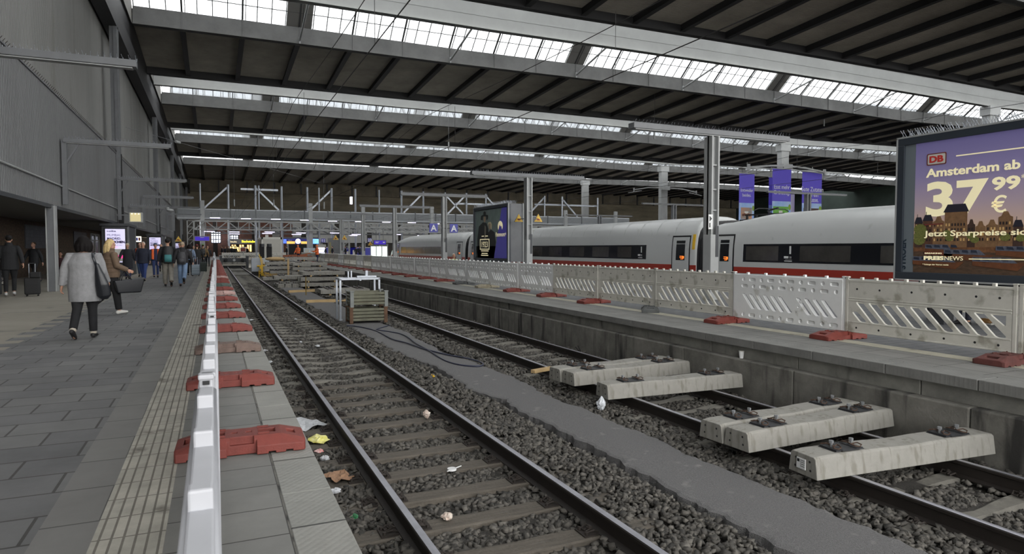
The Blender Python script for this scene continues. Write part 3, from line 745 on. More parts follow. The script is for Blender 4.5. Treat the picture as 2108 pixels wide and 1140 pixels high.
# snack shop with warm lights and sign fascia
x0, z1, s_ = at(471, 502, 122); x1, _, _ = at(519, 502, 122)
t = thing('snack_shop', 'warmly lit snack shop front with a dark sign band, left of the site container', 'shop', (x0, 122, 0)); w_ = x1-x0
MB().box(0, w_, .3, 4, 0, 2.2).build('shop_interior', M_blackm, t)
for i in range(9):
    MB().box(w_*i/9+.05, w_*(i+1)/9-.1, .2, .3, .95, 2.1 if i % 3 else 1.7).build('lit_display', M_warm, t)
MB().box(0, w_, .1, .3, 0, .5).build('counter', M_roofdark, t)
MB().box(-.2, w_+.2, 0, .3, 2.25, 3.1).build('sign_band', M_black, t)
text('sign_lettering', 'Backstube', .55, emis('sign_yellow', (220,200,50), .6), MY((w_*.55, -.02, 2.5)), t, .01, .01)
text('sign_lettering', 'Snacks', .4, emis('sign_cream', (230,210,170), .4), MY((.2, -.02, 2.5)), t, .01)
tag(thing('lit_stall', 'small yellow lit stall seen above the buffer stop', 'stall', (at(472,515,118)[0], 118, 0)))
o = bpy.data.objects['lit_stall']; MB().box(0, 1.2, 0, 1, 0, 1.9).build('stall_body', M_blackm, o); MB().box(.1, 1.1, -.03, 0, 1.0, 1.8).build('lit_panel', M_warm, o)
# clock and sign band
M_dbblue = mat('station_sign_blue', (36,38,120), .4, emit=(40,44,140), es=.05)
M_amber = mat('amber_sign', (214,160,70), .4, emit=(220,165,80), es=.3)
x0, z1, s_ = at(581, 491, 118); x1, z0, _ = at(658, 502, 118)
t = thing('platform_entrance_sign', 'wide blue sign gantry with a clock, amber strips and a departure screen', 'sign', (x0, 118, z0)); w_ = x1-x0; h = z1-z0
MB().box(0, w_, .05, .3, 0, h).build('sign_panel', M_dbblue, t)
MB().box(w_*.12, w_*.36, 0, .05, .02, h*.48).build('amber_strip', M_amber, t); MB().box(w_*.48, w_*.67, 0, .05, .02, h*.48).build('amber_strip', M_amber, t)
MB().box(w_*.70, w_*.97, 0, .05, .04, h-.04).build('departure_screen', mat('lit_screen_blue', (70,120,200), .3, emit=(90,150,230), es=.6), t)
MB().box(0, w_*.11, 0, .05, .1, h-.1).build('left_screen', mat('dim_screen_blue', (50,70,150), .3, emit=(60,90,180), es=.4), t)
for j in range(4): MB().box(w_*.72, w_*(.86 if j % 2 else .94), -.02, 0, h*(.15+.2*j), h*(.22+.2*j)).build('text_row', M_white, t)
text('sign_lettering', 'Gleis', h*.34, M_white, MY((w_*.16, -.01, h*.58)), t)
MB().box(-.1, w_+.1, 0, .2, h, h+.25).cyl((.2,.1,h),(.2,.1,h+2),.06).cyl((w_-.2,.1,h),(w_-.2,.1,h+2),.06).build('sign_frame', M_steel, t)
cl = thing('station_clock', 'round white station clock on the blue sign gantry', 'clock', (x0+w_*.415, 117.9, z0+h*.5))
MB().box(-h*.55, h*.55, 0, .1, -h*.55, h*.55).build('clock_case', M_dbblue, cl)
MB().cyl((0,-.06,0),(0,0,0),h*.48,24).build('clock_face', mat('clock_white', (235,235,235), .4, emit=(235,235,240), es=.5), cl)
MB().bar((0,-.08,0),(0,-.08,h*.36),.05).bar((0,-.08,0),(h*.16,-.08,h*.2),.06).build('clock_hand', M_black, cl)
# hall entrance below clock
t = sthing('door_9', (at(594,523,124)[0], 124, 0))
MB().box(0, 5.6, 0, .3, 0, 2.4).build('doorway', M_blackm, t); MB().box(-.3, 0, -.1, .4, 0, 2.7).box(5.6, 5.9, -.1, .4, 0, 2.7).box(-.3, 5.9, -.1, .4, 2.4, 2.7).build('door_frame', M_steel_l, t)
# vending machine, glass shelter, posters, displays
t = thing('vending_machine', 'lit white vending machine behind the right worker', 'vending machine', (at(653,520,104)[0], 104, 0))
MB().box(0, 1.3, 0, .9, 0, 2.1).build('cabinet', M_offwhite, t); MB().box(.15, 1.15, -.03, 0, .4, 1.6).build('lit_window', M_lit, t)
for j in range(4): MB().box(.15, 1.15, -.06, -.03, .55+.27*j, .62+.27*j).build('goods_row', mat('goods', (90,60,90), .6, var=.6, vscale=8), t)
t = thing('white_cabinet', 'pale white cabinet between the two workers', 'cabinet', (at(626,520,104)[0], 104, 0))
MB().box(0, 1.6, 0, .8, 0, 1.55).build('cabinet_body', mat('pale_blue_white', (190,205,215), .5), t); MB().box(.1,.7,-.02,0,.2,1.4).build('cabinet_door', M_offwhite, t)
for i, (px, w_) in enumerate(((668,5.0),(709,4.4))):
    t = thing('poster_wall', ['blue and white poster wall left of the tall grey column','blue and white poster wall under the strip lamps, right of the grey column'][i], 'poster wall', (at(px,520,110)[0], 110, 0))
    MB().box(0, w_, 0, .1, 0, 1.6).build('panel', M_dbblue, t); MB().box(w_*.3,w_*.45,-.02,0,.2,1.2).box(w_*.7,w_*.8,-.02,0,.2,1.0).build('poster', M_offwhite, t); MB().box(-.05,w_+.05,-.03,.12,1.6,1.7).build('frame_rail', M_offwhite, t)
t = thing('glass_waiting_shelter', 'lit glass waiting shelter just left of the train nose', 'shelter', (at(762,515,84)[0], 84, 0))
for j in range(3): MB().box(.1+.72*j, .7+.72*j, 0, .04, .1, 1.75).build('glass_panel', mat('lit_shelter_glass', (190,205,190), .2, var=.5, vscale=3, emit=(200,215,205), es=.4), t)
MB().box(0,2.3,-.05,1.2,1.85,2.1).build('shelter_roof', M_steel, t)
for j in range(4): MB().box(.02+.72*j,.09+.72*j,-.04,.06,0,1.85).build('shelter_post', M_steel_l, t)
tag(MB().box(0,.45,0,.3,0,1.5).build('blue_machine', M_dbblue, loc=(at(754,515,84)[0]-.1,84,0)), 'narrow blue ticket machine left of the glass shelter', 'machine')
def display(name, px0, px1, py0, py1, Y_, label, m=M_blueled, lines=True, hang=True):
    x0, z1, _ = at(px0, py0, Y_); x1, z0, _ = at(px1, py1, Y_); w_ = x1-x0; h = z1-z0
    t = thing(name, label, 'display', (x0, Y_, z0)); MB().box(-.06, w_+.06, .02, .25, -.06, h+.06).build('casing', M_black, t); MB().box(0, w_, 0, .02, 0, h).build('lit_screen', m, t)
    if lines:
        MB().box(w_*.1, w_*.45, -.01, 0, h*.62, h*.72).box(w_*.1, w_*.35, -.01, 0, h*.35, h*.5).box(w_*.75, w_*.92, -.01, 0, h*.4, h*.7).build('text_row', M_white, t)
    if hang: MB().cyl((w_*.2,.12,h),(w_*.2,.12,h+1.2),.03).cyl((w_*.8,.12,h),(w_*.8,.12,h+1.2),.03).build('hanger', M_steel, t)
    return t, w_, h
t, w_, h = display('departure_display', 402, 431, 487, 495, 70, 'small purple departure display hanging over the left platform', lines=False)
MB().box(w_*.35,w_*.65,-.01,0,h*.75,h*.9).build('text_row', M_white, t)
display('departure_display', 770, 794, 495, 503, 78, 'purple departure display above the glass waiting shelter')
def bluesign(px0, px1, py0, py1, Y_, s, label, name='letter_sign'):
    x0, z1, _ = at(px0, py0, Y_); x1, z0, _ = at(px1, py1, Y_); w_ = x1-x0; h = z1-z0
    t = thing(name, label, 'sign', (x0, Y_, z0)); MB().box(0, w_, 0, .06, 0, h).build('sign_panel', M_dbblue, t)
    text('sign_letter', s, h*1.0, M_white, MY((w_/2, -.012, h*.15)), t, .005, .012, 'CENTER')
    if s == 'A': MB().bar((w_/2, .08, h*.5), (13.2-x0, 39.7-Y_, h*.5), .05).build('sign_arm', M_steel, t)
    return t
bluesign(884, 901, 460, 478, 39.4, 'A', 'blue square sign with a white letter A left of the slim lamp post')
bluesign(926, 942, 461, 479, 39.4, 'A', 'blue square sign with a white letter A right of the slim lamp post')
bluesign(757, 765, 490, 498, 78, '23', 'small blue platform number sign reading 23', 'number_sign')
bluesign(661, 670, 491, 499, 95, '11', 'small blue platform number sign right of the clock gantry', 'number_sign')
def trisign(px, py, sz, Y_, X_=None, label='', side=-1):
    if X_ is None: X_, Z_, sc = at(px, py, Y_)
    else: Z_ = py; sc = 1
    t = thing('warning_sign', label, 'warning sign', (X_, Y_, Z_))
    MB().prism([(-sz,-sz*.6),(sz,-sz*.6),(0,sz*1.1)], 0, .02, MY((0,0,0))).build('sign_border', M_black, t)
    MB().prism([(-sz*.9,-sz*.54),(sz*.9,-sz*.54),(0,sz)], .02, .03, MY((0,0,0))).build('sign_face', M_yellow, t)
    MB().prism([(-sz*.7,-sz*.43),(sz*.7,-sz*.43),(0,sz*.78)], .03, .035, MY((0,0,0))).build('inner_line', M_black, t)
    MB().prism([(-sz*.62,-sz*.39),(sz*.62,-sz*.39),(0,sz*.7)], .035, .04, MY((0,0,0))).build('inner_face', M_yellow, t)
    MB().box(-sz*.3, sz*.05, -.055, -.04, -sz*.25, sz*.1).box(sz*.05, sz*.3, -.055, -.04, -sz*.25, -sz*.02).box(-sz*.35, sz*.35, -.055, -.04, -sz*.34, -sz*.3).build('pictogram', mat('pictogram_dark_red', (120,40,24), .6), t)
    if abs(Y_-28.2) < .5: MB().bar((0,.02,0),(13.2-X_,27.5-Y_,0),.04).build('sign_arm', M_steel, t)
    return t
for px, py, sz, Y_, lb in ((1067,451,.235,28.4,'yellow warning triangle mounted left of the lamp post, near the western poster'),(1107,451,.235,28.0,'yellow warning triangle mounted right of the same lamp post'),
                      (368,493,.28,60,'yellow warning triangle on the left wall beside the third kiosk'),(691,490,.36,80,'small yellow warning triangle right of the workers'),(709,490,.36,80,'small pale warning triangle beside the lattice mast'),(762,502,.3,78,'tiny yellow warning triangle under the platform number')):
    trisign(px, py, sz, Y_, None, lb)
# lattice masts
for i, px in enumerate((713, 393)):
    X_, _, _ = at(px, 500, 98 if i == 0 else 104)
    t = thing('lattice_mast', ['slender steel lattice mast right of the workers', 'steel lattice mast behind the purple display over the left platform'][i], 'mast', (X_, 98 if i == 0 else 104, 0))
    for a in (-.4, .4):
        for c in (-.4, .4): MB().box(a-.05, a+.05, c-.05, c+.05, 0, 5.4).build('leg', M_steel_l, t)
    b = MB(); 
    for k in range(6):
        z = .9*k
        for c in (-.4, .4): b.bar((-.4,c,z),(.4,c,z+.9),.05); b.bar((-.4,c,z+.9),(.4,c,z+.9),.05)
    b.build('bracing', M_steel_l, t)
t = thing('grey_enclosure', 'tall grey box enclosure around a column near the poster walls', 'enclosure', (at(690,520,100)[0], 100, 0))
MB().box(-1.0, 1.0, -.6, .6, 0, 3.0).build('enclosure_body', M_steel, t, bevel=.03); MB().box(-1.0,-.7,-.62,-.6,0,2.4).build('yellowish_strip', mat('olive_strip', (128,124,90), .7), t)
# buffer stop
t = thing('buffer_stop', 'dark steel buffer stop closing the near track', 'buffer stop', (2.23, 88.6, -.95))
MB().box(-1.6, 1.6, 0, .5, .75, 1.25).build('buffer_beam', M_steel_d, t, bevel=.03)
for s in (-1, 1):
    MB().cyl((s*.95,-.35,1.0),(s*.95,0,1.0),.2,16).build('buffer_pad', M_blackm, t); MB().box(s*1.5-.15, s*1.5+.15, -.2, .6, 0, 1.5).build('side_post', M_steel_d, t)
MB().cyl((0,-.08,1.0),(0,0,1.0),.16,16).build('round_plate', M_steel_l, t)
MB().box(-1.7,1.7,.1,.16,1.55,1.62).box(-1.7,-1.6,.1,.16,1.2,1.6).box(1.6,1.7,.1,.16,1.2,1.6).box(-.1,0,.1,.16,1.2,1.6).build('guard_rail', M_steel_l, t)
MB().box(.7,1.1,.05,.1,1.3,1.55).build('number_plate', M_offwhite, t)
MB().box(-1.3,1.3,-.3,.4,.35,.5).build('cross_beam', mat('pale_beam', (150,146,136), .8), t); MB().box(-1.3,1.3,-.2,.4,.0,.3).build('base', M_blackm, t)
t = thing('stop_signal', 'red and white stop board above the buffer stop', 'signal', (3.3, 89.6, -.4)); MB().cyl((0,0,0),(0,0,1.9),.04).build('pole', M_steel_l, t); MB().box(-.35,.35,-.05,0,1.45,2.05).build('white_board', M_offwhite, t); MB().box(-.28,.28,-.07,-.05,1.52,1.95).build('red_face', M_red, t)
t = thing('grey_pole', 'tall thin grey pole on a white concrete base right of the buffer stop', 'pole', (4.6, 84, -.95)); MB().box(-.3,.3,-.3,.3,0,1.4).build('concrete_base', M_offwhite, t, bevel=.02); MB().cyl((0,0,1.3),(0,0,5.2),.08).build('pole_tube', M_galv, t)
# site container
x0, z1, _ = at(539, 488, 92.5); x1, _, _ = at(580, 488, 92.5); w_ = x1-x0
t = thing('site_container', 'large off-white site container standing at the end of the second track', 'container', (x0, 92.5, 0))
MB().box(0, w_, 0, 8, .15, z1).build('container_body', mat('container_cream', (176,174,166), .55, var=.06), t)
MB().box(-.03, w_+.03, -.04, .1, z1-.28, z1).box(-.03, w_+.03, -.04, .1, 0, .2).box(-.03, .14, -.04, .1, 0, z1).box(w_-.14, w_+.03, -.04, .1, 0, z1).box(-.03,.1,0,8,z1-.25,z1).build('corner_frame', mat('container_frame', (196,195,188), .5), t)
b = MB()
for i in range(26): b.box(-.05, 0, .3+i*.3, .42+i*.3, .3, z1-.3)
b.build('corrugated_side', mat('container_cream', (176,174,166)), t)
for i in range(3): MB().box(-.07,-.05,1.5+i*2.4,1.58+i*2.4,.1,z1-.1).build('strap', M_red, t)
MB().box(w_*.2, w_*.35, .5, .9, z1, z1+.3).build('vent', M_offwhite, t)
# back-hall neon sign
tag(MB().box(-.25,.25,0,.3,-.8,.8).build('wall_light', emis('wall_light_e', (220,225,255), 1.5), loc=(at(724,414,150)[0], 150, at(724,413,150)[1])), 'small bright light panel high in the dark back of the hall', 'light')

# ================================================================ BARRIERS
BL = 2.56
def slot(x, z0, z1, w, sh):   # slanted rounded slot, top shifted to +x by sh
    h = z1-z0; r = .018
    return [(x, z0), (x+w*.6, z0), (x+w, z0+r), (x+w+sh-r, z1-.03), (x+w+sh-.02, z1), (x+sh+.01, z1), (x+sh-.02, z1-.02), (x-.02, z0+.03)]
def board(kind, m):
    L_ = BL-.06
    t = bpy.data.objects.new('barrier_board', None); COL.objects.link(t); t.empty_display_size = .1
    # local: x along length, built in XZ then placed; depth along y
    M = Matrix(((0,0,1,0),(1,0,0,0),(0,1,0,0),(0,0,0,1)))      # 2D x -> world Y, 2D y -> Z, depth -> X
    if kind == 'A':
        holes = []; n = 10; p = (L_-.20)/n
        for i in range(n):
            x = .10+p*i; holes.append(slot(x, .25, .585, .125, .29) if i < n-1 else slot(x, .25, .42, .11, .14))
        holes.append([(.09,.57),(.30,.57),(.27,.54),(.12,.42),(.09,.42)])
        big = plate('panel', [(0,.08),(L_,.08),(L_,.93),(0,.93)], holes, .030, m, M, t, .004)
        pl = MB()
        for z in (.085, .245, .60, .635, .925): pl.box(-.026, .026, .02, L_-.02, z-.012, z+.012)
        pl.build('ribs', m, t, bevel=.006)
        d = MB()
        for z in (.155, .79):
            for i, f in enumerate((.07,.19,.36,.56,.77,.93)): d.cyl((-.0265 if False else -.021, L_*f, z), (.021, L_*f, z), .017, 10)
        d.build('bolt_holes', M_blackm, t)
        nb = 9
    else:
        holes = []; core = []
        for i, x in enumerate((.10,.28,.46,.64)): core.append(slot(x, .27, .57 if i > 1 or True else .5, .085, .24))
        for i, x in enumerate((1.06,1.24,1.42,1.60,1.78,1.96)): core.append(slot(x, .27, .57, .085, .24))
        core = [c for c in core]
        core.append(rrect(.96+.16, .53, 1.30, .575, .02)) if False else None
        core = [c for c in core if c]
        plate('panel', [(0,.08),(L_,.08),(L_,.93),(0,.93)], core, .014, m, M, t, .003)
        outer = list(core)
        k = 0
        for z, ph in ((.845, 0), (.715, 1), (.15, 0)):
            x = .07; j = ph
            while x < L_-.14:
                if j % 2: outer.append(circ(x+.05, z, .042, 12)); x += .20
                else: outer.append(rrect(x, z-.035, x+.17, z+.035, .03)); x += .265
                j += 1
        for f in ((.86,.50),(.90,.40),(.95,.30)): outer.append(circ(f[0], f[1], .022, 10))
        plate('relief', [(0,.08),(L_,.08),(L_,.93),(0,.93)], outer, .058, m, M, t, .006)
        pl = MB()
        for z in (.235, .615): pl.box(-.028, .028, .08, L_-.12, z-.010, z+.010)
        pl.build('ribs', m, t, bevel=.006)
        nb = 5
    MB().box(-.024, .024, -.04, .015, .06, .985).build('end_post', m, t, bevel=.008); MB().box(-.024, .024, L_-.015, L_+.04, .06, .985).build('end_post', m, t, bevel=.008)
    p = MB().box(-.025,.025,-.01,L_+.01,.905,.945)
    for i in range(nb):
        y = L_*(i+1)/(nb+1) if nb > 5 else L_*(i+.75)/(nb+.5); p.box(-.024, .024, y-.024, y+.024, .93, .985)
    p.box(-.027,.027,-.045,.02,.97,.99).box(-.027,.027,L_-.02,L_+.045,.97,.99)
    p.build('top_block', m, t, bevel=.006)
    p = MB(); p.box(-.012, .012, L_-.03, L_+.12, .955, .968); p.build('connector', M_blackm, t)
    return t
def foot():
    t = bpy.data.objects.new('barrier_stand', None); COL.objects.link(t)
    b = MB(); h = .125
    b.rings([[(x, -w, 0), (x, w, 0), (x, w, z0), (x, wi, z1), (x, -wi, z1), (x, -w, z0)] for x, w, wi, z0, z1 in
             ((-.44,.17,.13,.055,.075),(-.43,.20,.15,.06,.08),(-.27,.20,.13,.062,h),(.27,.20,.13,.062,h),(.43,.20,.15,.06,.08),(.44,.17,.13,.055,.075))])
    o = b.build('foot_body', M_red, t)
    o.parent = None
    c = MB().box(-.10, .10, -.3, -.155, -.01, .2).box(-.10, .10, .155, .3, -.01, .2)
    c.box(-.08, .08, -.16, -.12, .07, .2).box(-.08,.08,.12,.16,.07,.2)
    c.box(.115, .235, -.06, .055, .05, .2).box(-.235,-.115,-.06,.055,.05,.2).box(-.07,-.03,-.02,.02,.06,.2).box(.03,.07,-.02,.02,.06,.2)
    c.box(.315, .375, -.05, .05, .04, .3).box(-.385,-.325,-.08,.08,.03,.3)
    for x in (-.36,-.24,.18,.3): c.box(x, x+.05, -.3, .3, -.01, .014)
    cut(o, c); bv = o.modifiers.new('b','BEVEL'); bv.width = .006; bv.segments = 2; bv.limit_method = 'ANGLE'; bv.angle_limit = math.radians(40)
    o.parent = t
    MB().box(.11,.19,-.1,-.085,h-.001,h+.012).box(.11,.19,.085,.1,h-.001,h+.012).box(-.19,-.11,-.1,-.085,h-.001,h+.012).box(-.19,-.11,.085,.1,h-.001,h+.012).build('raised_lugs', M_red, t)
    return t
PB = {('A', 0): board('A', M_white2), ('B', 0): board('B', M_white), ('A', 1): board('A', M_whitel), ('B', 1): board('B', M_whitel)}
FT = foot()
FOOTM = {'red': (M_red, 'red'), 'dred': (M_reddark, 'grimy dark red'), 'brown': (M_redbrown, 'soiled brown'), 'grey': (M_greyfoot, 'dark grey'), 'tan': (M_tanfoot, 'tan'), 'pink': (mat('faded_pink_plastic', (170,140,134), .7, var=.3, vscale=6), 'faded pinkish'), 'green': (mat('green_grey_plastic', (74,88,82), .7, var=.3, vscale=6), 'green grey')}
FCACHE = {}
def put_foot(loc, rz, col, label, group):
    m, cn = FOOTM[col]
    t = thing('barrier_stand', label, 'barrier foot', loc, rz, group)
    for ch in FT.children:
        key = (ch.name, col)
        if key not in FCACHE:
            me = ch.data.copy(); me.materials.clear(); me.materials.append(m); FCACHE[key] = me
        d = ch.copy(); d.data = FCACHE[key]; COL.objects.link(d); d.parent = t
def put_board(kind, loc, rz, label, group, v=0):
    r = PB[(kind, v)]; c = dup(r, loc, rz, label, group); c['category'] = 'barrier'; return c
# right platform: joints measured along the row
RX = 9.60
kindsR = ['A','B','A','A','A','B','B','B','B','B','B','B','B','B','B','A','B','A','A','B','A','A','A','B','A','A','A','A','A','A']
feetR = ['dred','red','red','grey','red','red','red','tan','grey']+['red']*22
for n in range(30):
    y = 5.16+2.60*n
    rem = 'beyond the sixteenth' if n > 15 else ''
    cond = {'A': 'smooth topped dirty white', 'B': 'perforated bright white'}[kindsR[n]]
    lab = '%s plastic barrier board on the right platform, %s from photo right' % (cond, ORD[n+1]) if n < 15 else 'white barrier board far along the right platform, where the row blurs'
    put_board(kindsR[n], (RX+random.uniform(-.015,.015), y+.03, .045), random.uniform(-.008,.008), lab, 'barrier boards on the right platform' if n < 15 else 'far barrier boards on the right platform')
    fl = '%s plastic foot under the right platform barrier, %s from photo right' % (FOOTM[feetR[n]][1], ORD[n]) if n < 16 else 'red plastic foot under the far end of the right platform barrier row'
    rr = random.uniform(-.05,.05)+ (1.0 if n == 3 else 0)
    put_foot((RX-.12+random.uniform(-.05,.05), y, .002), rr, feetR[n], fl, 'feet of the right platform barrier' if n < 16 else 'far feet of the right platform barrier')
put_board('A', (RX, 5.16-2.57, .045), 0, 'smooth topped dirty white barrier board cut off by the right photo edge', 'barrier boards on the right platform')
# left platform row under the camera
feetL = ['red','red','brown','red','red','red','red','pink','red','green','red','red','pink']+['red']*24
for n in range(-2, 33):
    y = 5.28+2.565*n; dx = 0 if n < 5 else (.03 if n < 8 else .05*math.sin(n*.8)+.02)
    if True:
        lab = 'white barrier board on the left platform seen end-on, %s from the camera' % ORD[n+2] if n+1 < 14 else 'white barrier board far along the left platform row near the buffer stop'
        k = 'A' if n in (3, 4, 5, 9) else 'B'
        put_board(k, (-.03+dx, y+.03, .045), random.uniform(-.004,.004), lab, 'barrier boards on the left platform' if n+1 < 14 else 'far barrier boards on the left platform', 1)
    if n < -1: continue
    c = feetL[max(0, n)]
    lab = '%s plastic foot under the left platform barrier, %s from photo bottom' % (FOOTM[c][1], ORD[n+1]) if n+1 < 14 else 'red plastic foot in the dense far part of the left barrier row'
    put_foot((.155+random.uniform(-.012,.012), y+random.uniform(-.03,.03), .006), random.uniform(-.04,.04), c, lab, 'feet of the left platform barrier' if n+1 < 14 else 'far feet of the left platform barrier')
# cross row at the end of the second track
for i in range(3):
    c = put_board('A', (7.7-2.6*i, 90.9, .0), PI/2, 'white barrier board closing off the end of the second track, %s from the right' % ORD[i], 'boards across the track end')
    c.location = (8.6-2.6*i, 91.8, .0)
for r in list(PB.values())+[FT]:
    for ch in list(r.children): bpy.data.objects.remove(ch, do_unlink=True)
    bpy.data.objects.remove(r, do_unlink=True)

# ================================================================ NEW SLEEPERS ON THE SECOND TRACK
def new_sleeper_proto():
    t = bpy.data.objects.new('concrete_sleeper', None); COL.objects.link(t)
    b = MB(); R = []
    L_ = 2.5
    for i in range(25):
        x = -L_/2+L_*i/24; a = abs(x)
        top = .225 if a > .45 else .225-.012*(math.cos(a/.45*PI)+1)/2
        if a > 1.15: top -= .012
        w = .19; wt = .150
        R.append([(x, -w, 0), (x, w, 0), (x, wt+.012, top-.018), (x, wt-.01, top), (x, -wt+.01, top), (x, -wt-.012, top-.018)])
    b.rings(R); b.build('sleeper_body', M_newconc, t, bevel=.006)
    for sx in (-.76, .76):
        MB().box(sx-.19, sx+.19, -.11, .11, .222, .231).box(sx-.11,sx+.11,-.13,.13,.231,.238).build('rubber_pad', M_rubber, t)
        for s in (-1, 1):
            b = MB(); x = sx+s*.13
            for sy in (-1, 1):
                pts = [(x-s*.02, sy*.02, .26), (x+s*.03, sy*.05, .275), (x+s*.05, sy*.085, .262), (x+s*.01, sy*.105, .25), (x-s*.04, sy*.09, .258), (x-s*.055, sy*.05, .268), (x-s*.05, sy*.02, .27), (x, sy*.035, .255)]
                b.tube(pts, .0065, 6)
            b.build('spring_clip', M_rust, t)
            MB().cyl((x,0,.23),(x,0,.30),.013,6).cyl((x,0,.285),(x,0,.312),.024,6).build('bolt', M_bolt, t)
            MB().box(x-.045, x+.045, -.11, .11, .231, .243).build('guide_plate', M_rubber, t)
    for sx in (-1, 1):
        b = MB()
        for y, z in ((-.09,.155),(.09,.155),(-.10,.07),(.10,.07)): b.cyl((sx*(L_/2-.01), y, z), (sx*(L_/2+.001), y, z), .013, 8)
        b.build('prestress_holes', M_blackm, t)
    return t
NS = new_sleeper_proto()
def ns(loc, rz, label, group=None):
    c = dup(NS, loc, rz, label, group); c['category'] = 'sleeper'; return c
z_r = -.757
def deg(a): return math.radians(a)
o = ns((6.56, 4.64, z_r), deg(-4.5), 'new pale concrete sleeper with a white end label, nearest to the camera')
lb = MB().box(-1.263,-1.253,-.045,.07,.06,.165).build('paper_label', M_white, o); lb['label'] = 'white printed paper label stuck on the sleeper end'
b = MB()
for j in range(4): b.box(-1.2645,-1.263,-.035,.02,.145-.02*j,.15-.02*j)
b.box(-1.2645,-1.263,.03,.06,.125,.155); b.build('label_print', M_black, o)
ns((6.58, 5.72, z_r), deg(2.0), 'new pale concrete sleeper, front one of the nearer touching pair', 'new sleepers laid across the second track')
ns((6.55, 6.13, z_r), deg(3.0), 'new pale concrete sleeper, rear one of the nearer touching pair', 'new sleepers laid across the second track')
ns((6.57, 8.43, z_r), deg(-3.0), 'new pale concrete sleeper lying alone in front of the farther pair', 'new sleepers laid across the second track')
ns((6.57, 9.62, z_r), deg(3.5), 'new pale concrete sleeper, front one of the farther touching pair', 'new sleepers laid across the second track')
ns((6.52, 10.02, z_r), deg(4.0), 'new pale concrete sleeper, rear one of the farther touching pair', 'new sleepers laid across the second track')
# timbers under them
for i, (x, y, L_, a) in enumerate(((5.45, 10.75, .5, 20), (7.3, 10.75, .45, 5))):
    tag(MB().box(-L_/2, L_/2, -.05, .05, 0, .06).build('timber_offcut', M_timber, loc=(x, y, -.757), rot=(0,0,deg(a)), bevel=.004), ['short timber offcut beside the left end of the farther sleeper pair','short timber offcut behind the farther sleeper pair'][i], 'timber')
# stacks
def layer(x0, y, z, n, dy, label, group, L0=2.5):
    for i in range(n): ns((x0+L0/2+random.uniform(-.06,.06), y+i*dy, z), random.uniform(-.02,.02), label % (ORD[i] if n > 1 else 'single'), group)
def spacers(x0, y, z, name='stack_batten'):
    for k, dx in enumerate((.45, 2.0)):
        tag(MB().box(-.05,.05,-.2,1.3,0,.10).build('stack_batten', M_timber, loc=(x0+dx, y, z)), 'timber batten under the %s end of %s' % (['left','right'][k], name), 'batten')
ground = -.90
# S1 single layer nearest the crates
spacers(4.95, 34.9, ground-.05, 'the low row behind the crates')
layer(4.97, 34.9, ground+.06, 4, .42, 'new concrete sleeper in the low row behind the crates, %s from the front', 'low row of new sleepers behind the crates')
# S2 three layers
z = ground
for k in range(3):
    nm = ['bottom','middle','top'][k]
    spacers(4.7+[0,.0,.15][k], 41.5, z, 'the %s layer of the three-high stack' % nm); z += .1
    layer(4.65+[0,.0,.15][k], 41.5, z, 4, .41, 'new concrete sleeper, %s in the '+nm+' layer of the three-high stack by the rod', 'three-high sleeper stack right of the rod'); z += .24
# S3 behind, five layers
z = ground
for k in range(4):
    nm = ['lowest','second','third','top'][k]
    spacers(5.25, 51.5, z, 'the %s layer of the tall stack' % nm); z += .1
    layer(5.25, 51.5, z, 3, .41, 'new concrete sleeper, %s in the '+nm+' layer of the tall middle stack', 'tall middle sleeper stack'); z += .24
z = ground
for k in range(5):
    nm = ['lowest','second','third','fourth','top'][k]
    spacers(4.7, 56.5, z, 'the %s layer of the rear stack' % nm); z += .1
    layer(4.75+(.45 if k == 4 else 0), 56.5, z, 3, .41, 'new concrete sleeper, %s in the '+nm+' layer of the rear stack before the workers', 'rear sleeper stack before the workers'); z += .24
for k in range(2):
    for i in range(2): ns((8.0+.1*k, 60.0+.34*i, -.0+.001+.26*k), .01, 'new concrete sleeper, %s %s, lying on the right platform end behind the rear stack' % (['lower','upper'][k], ['front','back'][i]), 'sleepers on the platform end') if False else None
# left stacks
z = ground
for k in range(2):
    nm = ['lower','upper'][k]
    spacers(3.55, 45.5, z, 'the %s layer of the left front stack' % nm); z += .1 if k else .05
    layer(3.55-.08*k, 45.5, z, 3, .41, 'new concrete sleeper, %s in the '+nm+' layer of the left front stack', 'left front sleeper stack', 2.5) if False else None
    for i in range(3):
        ns((3.95+1.05-.25*k, 45.5+.41*i, z), random.uniform(-.02,.02), 'new concrete sleeper, %s in the %s layer of the left front stack' % (ORD[i], nm), 'left front sleeper stack')
    z += .24
z = ground
for k in range(4):
    nm = ['lowest','second','third','top'][k]
    spacers(3.3, 57.5+.2, z, 'the %s layer of the left rear stack' % nm); z += .1
    if k == 0: xx = 3.25
    elif k == 1: xx = 3.9
    elif k == 2: xx = 3.45
    else: xx = 3.6
    for i in range(2): ns((xx+1.25, 54.6+.42*i if k > 0 else 52.6+.42*i, z if k > 0 else ground+.02), random.uniform(-.02,.02), 'new concrete sleeper, %s in the %s layer of the left rear stack' % (ORD[i], nm), 'left rear sleeper stack')
    z += .24
# three sleeper ends facing camera
for i in range(3):
    ns((3.62+.41*i, 42.9, -.86), PI/2, 'new concrete sleeper lying lengthwise, end towards the camera, %s from the left' % ORD[i], 'three sleepers lying lengthwise')
for ch in list(NS.children): bpy.data.objects.remove(ch, do_unlink=True)
bpy.data.objects.remove(NS, do_unlink=True)
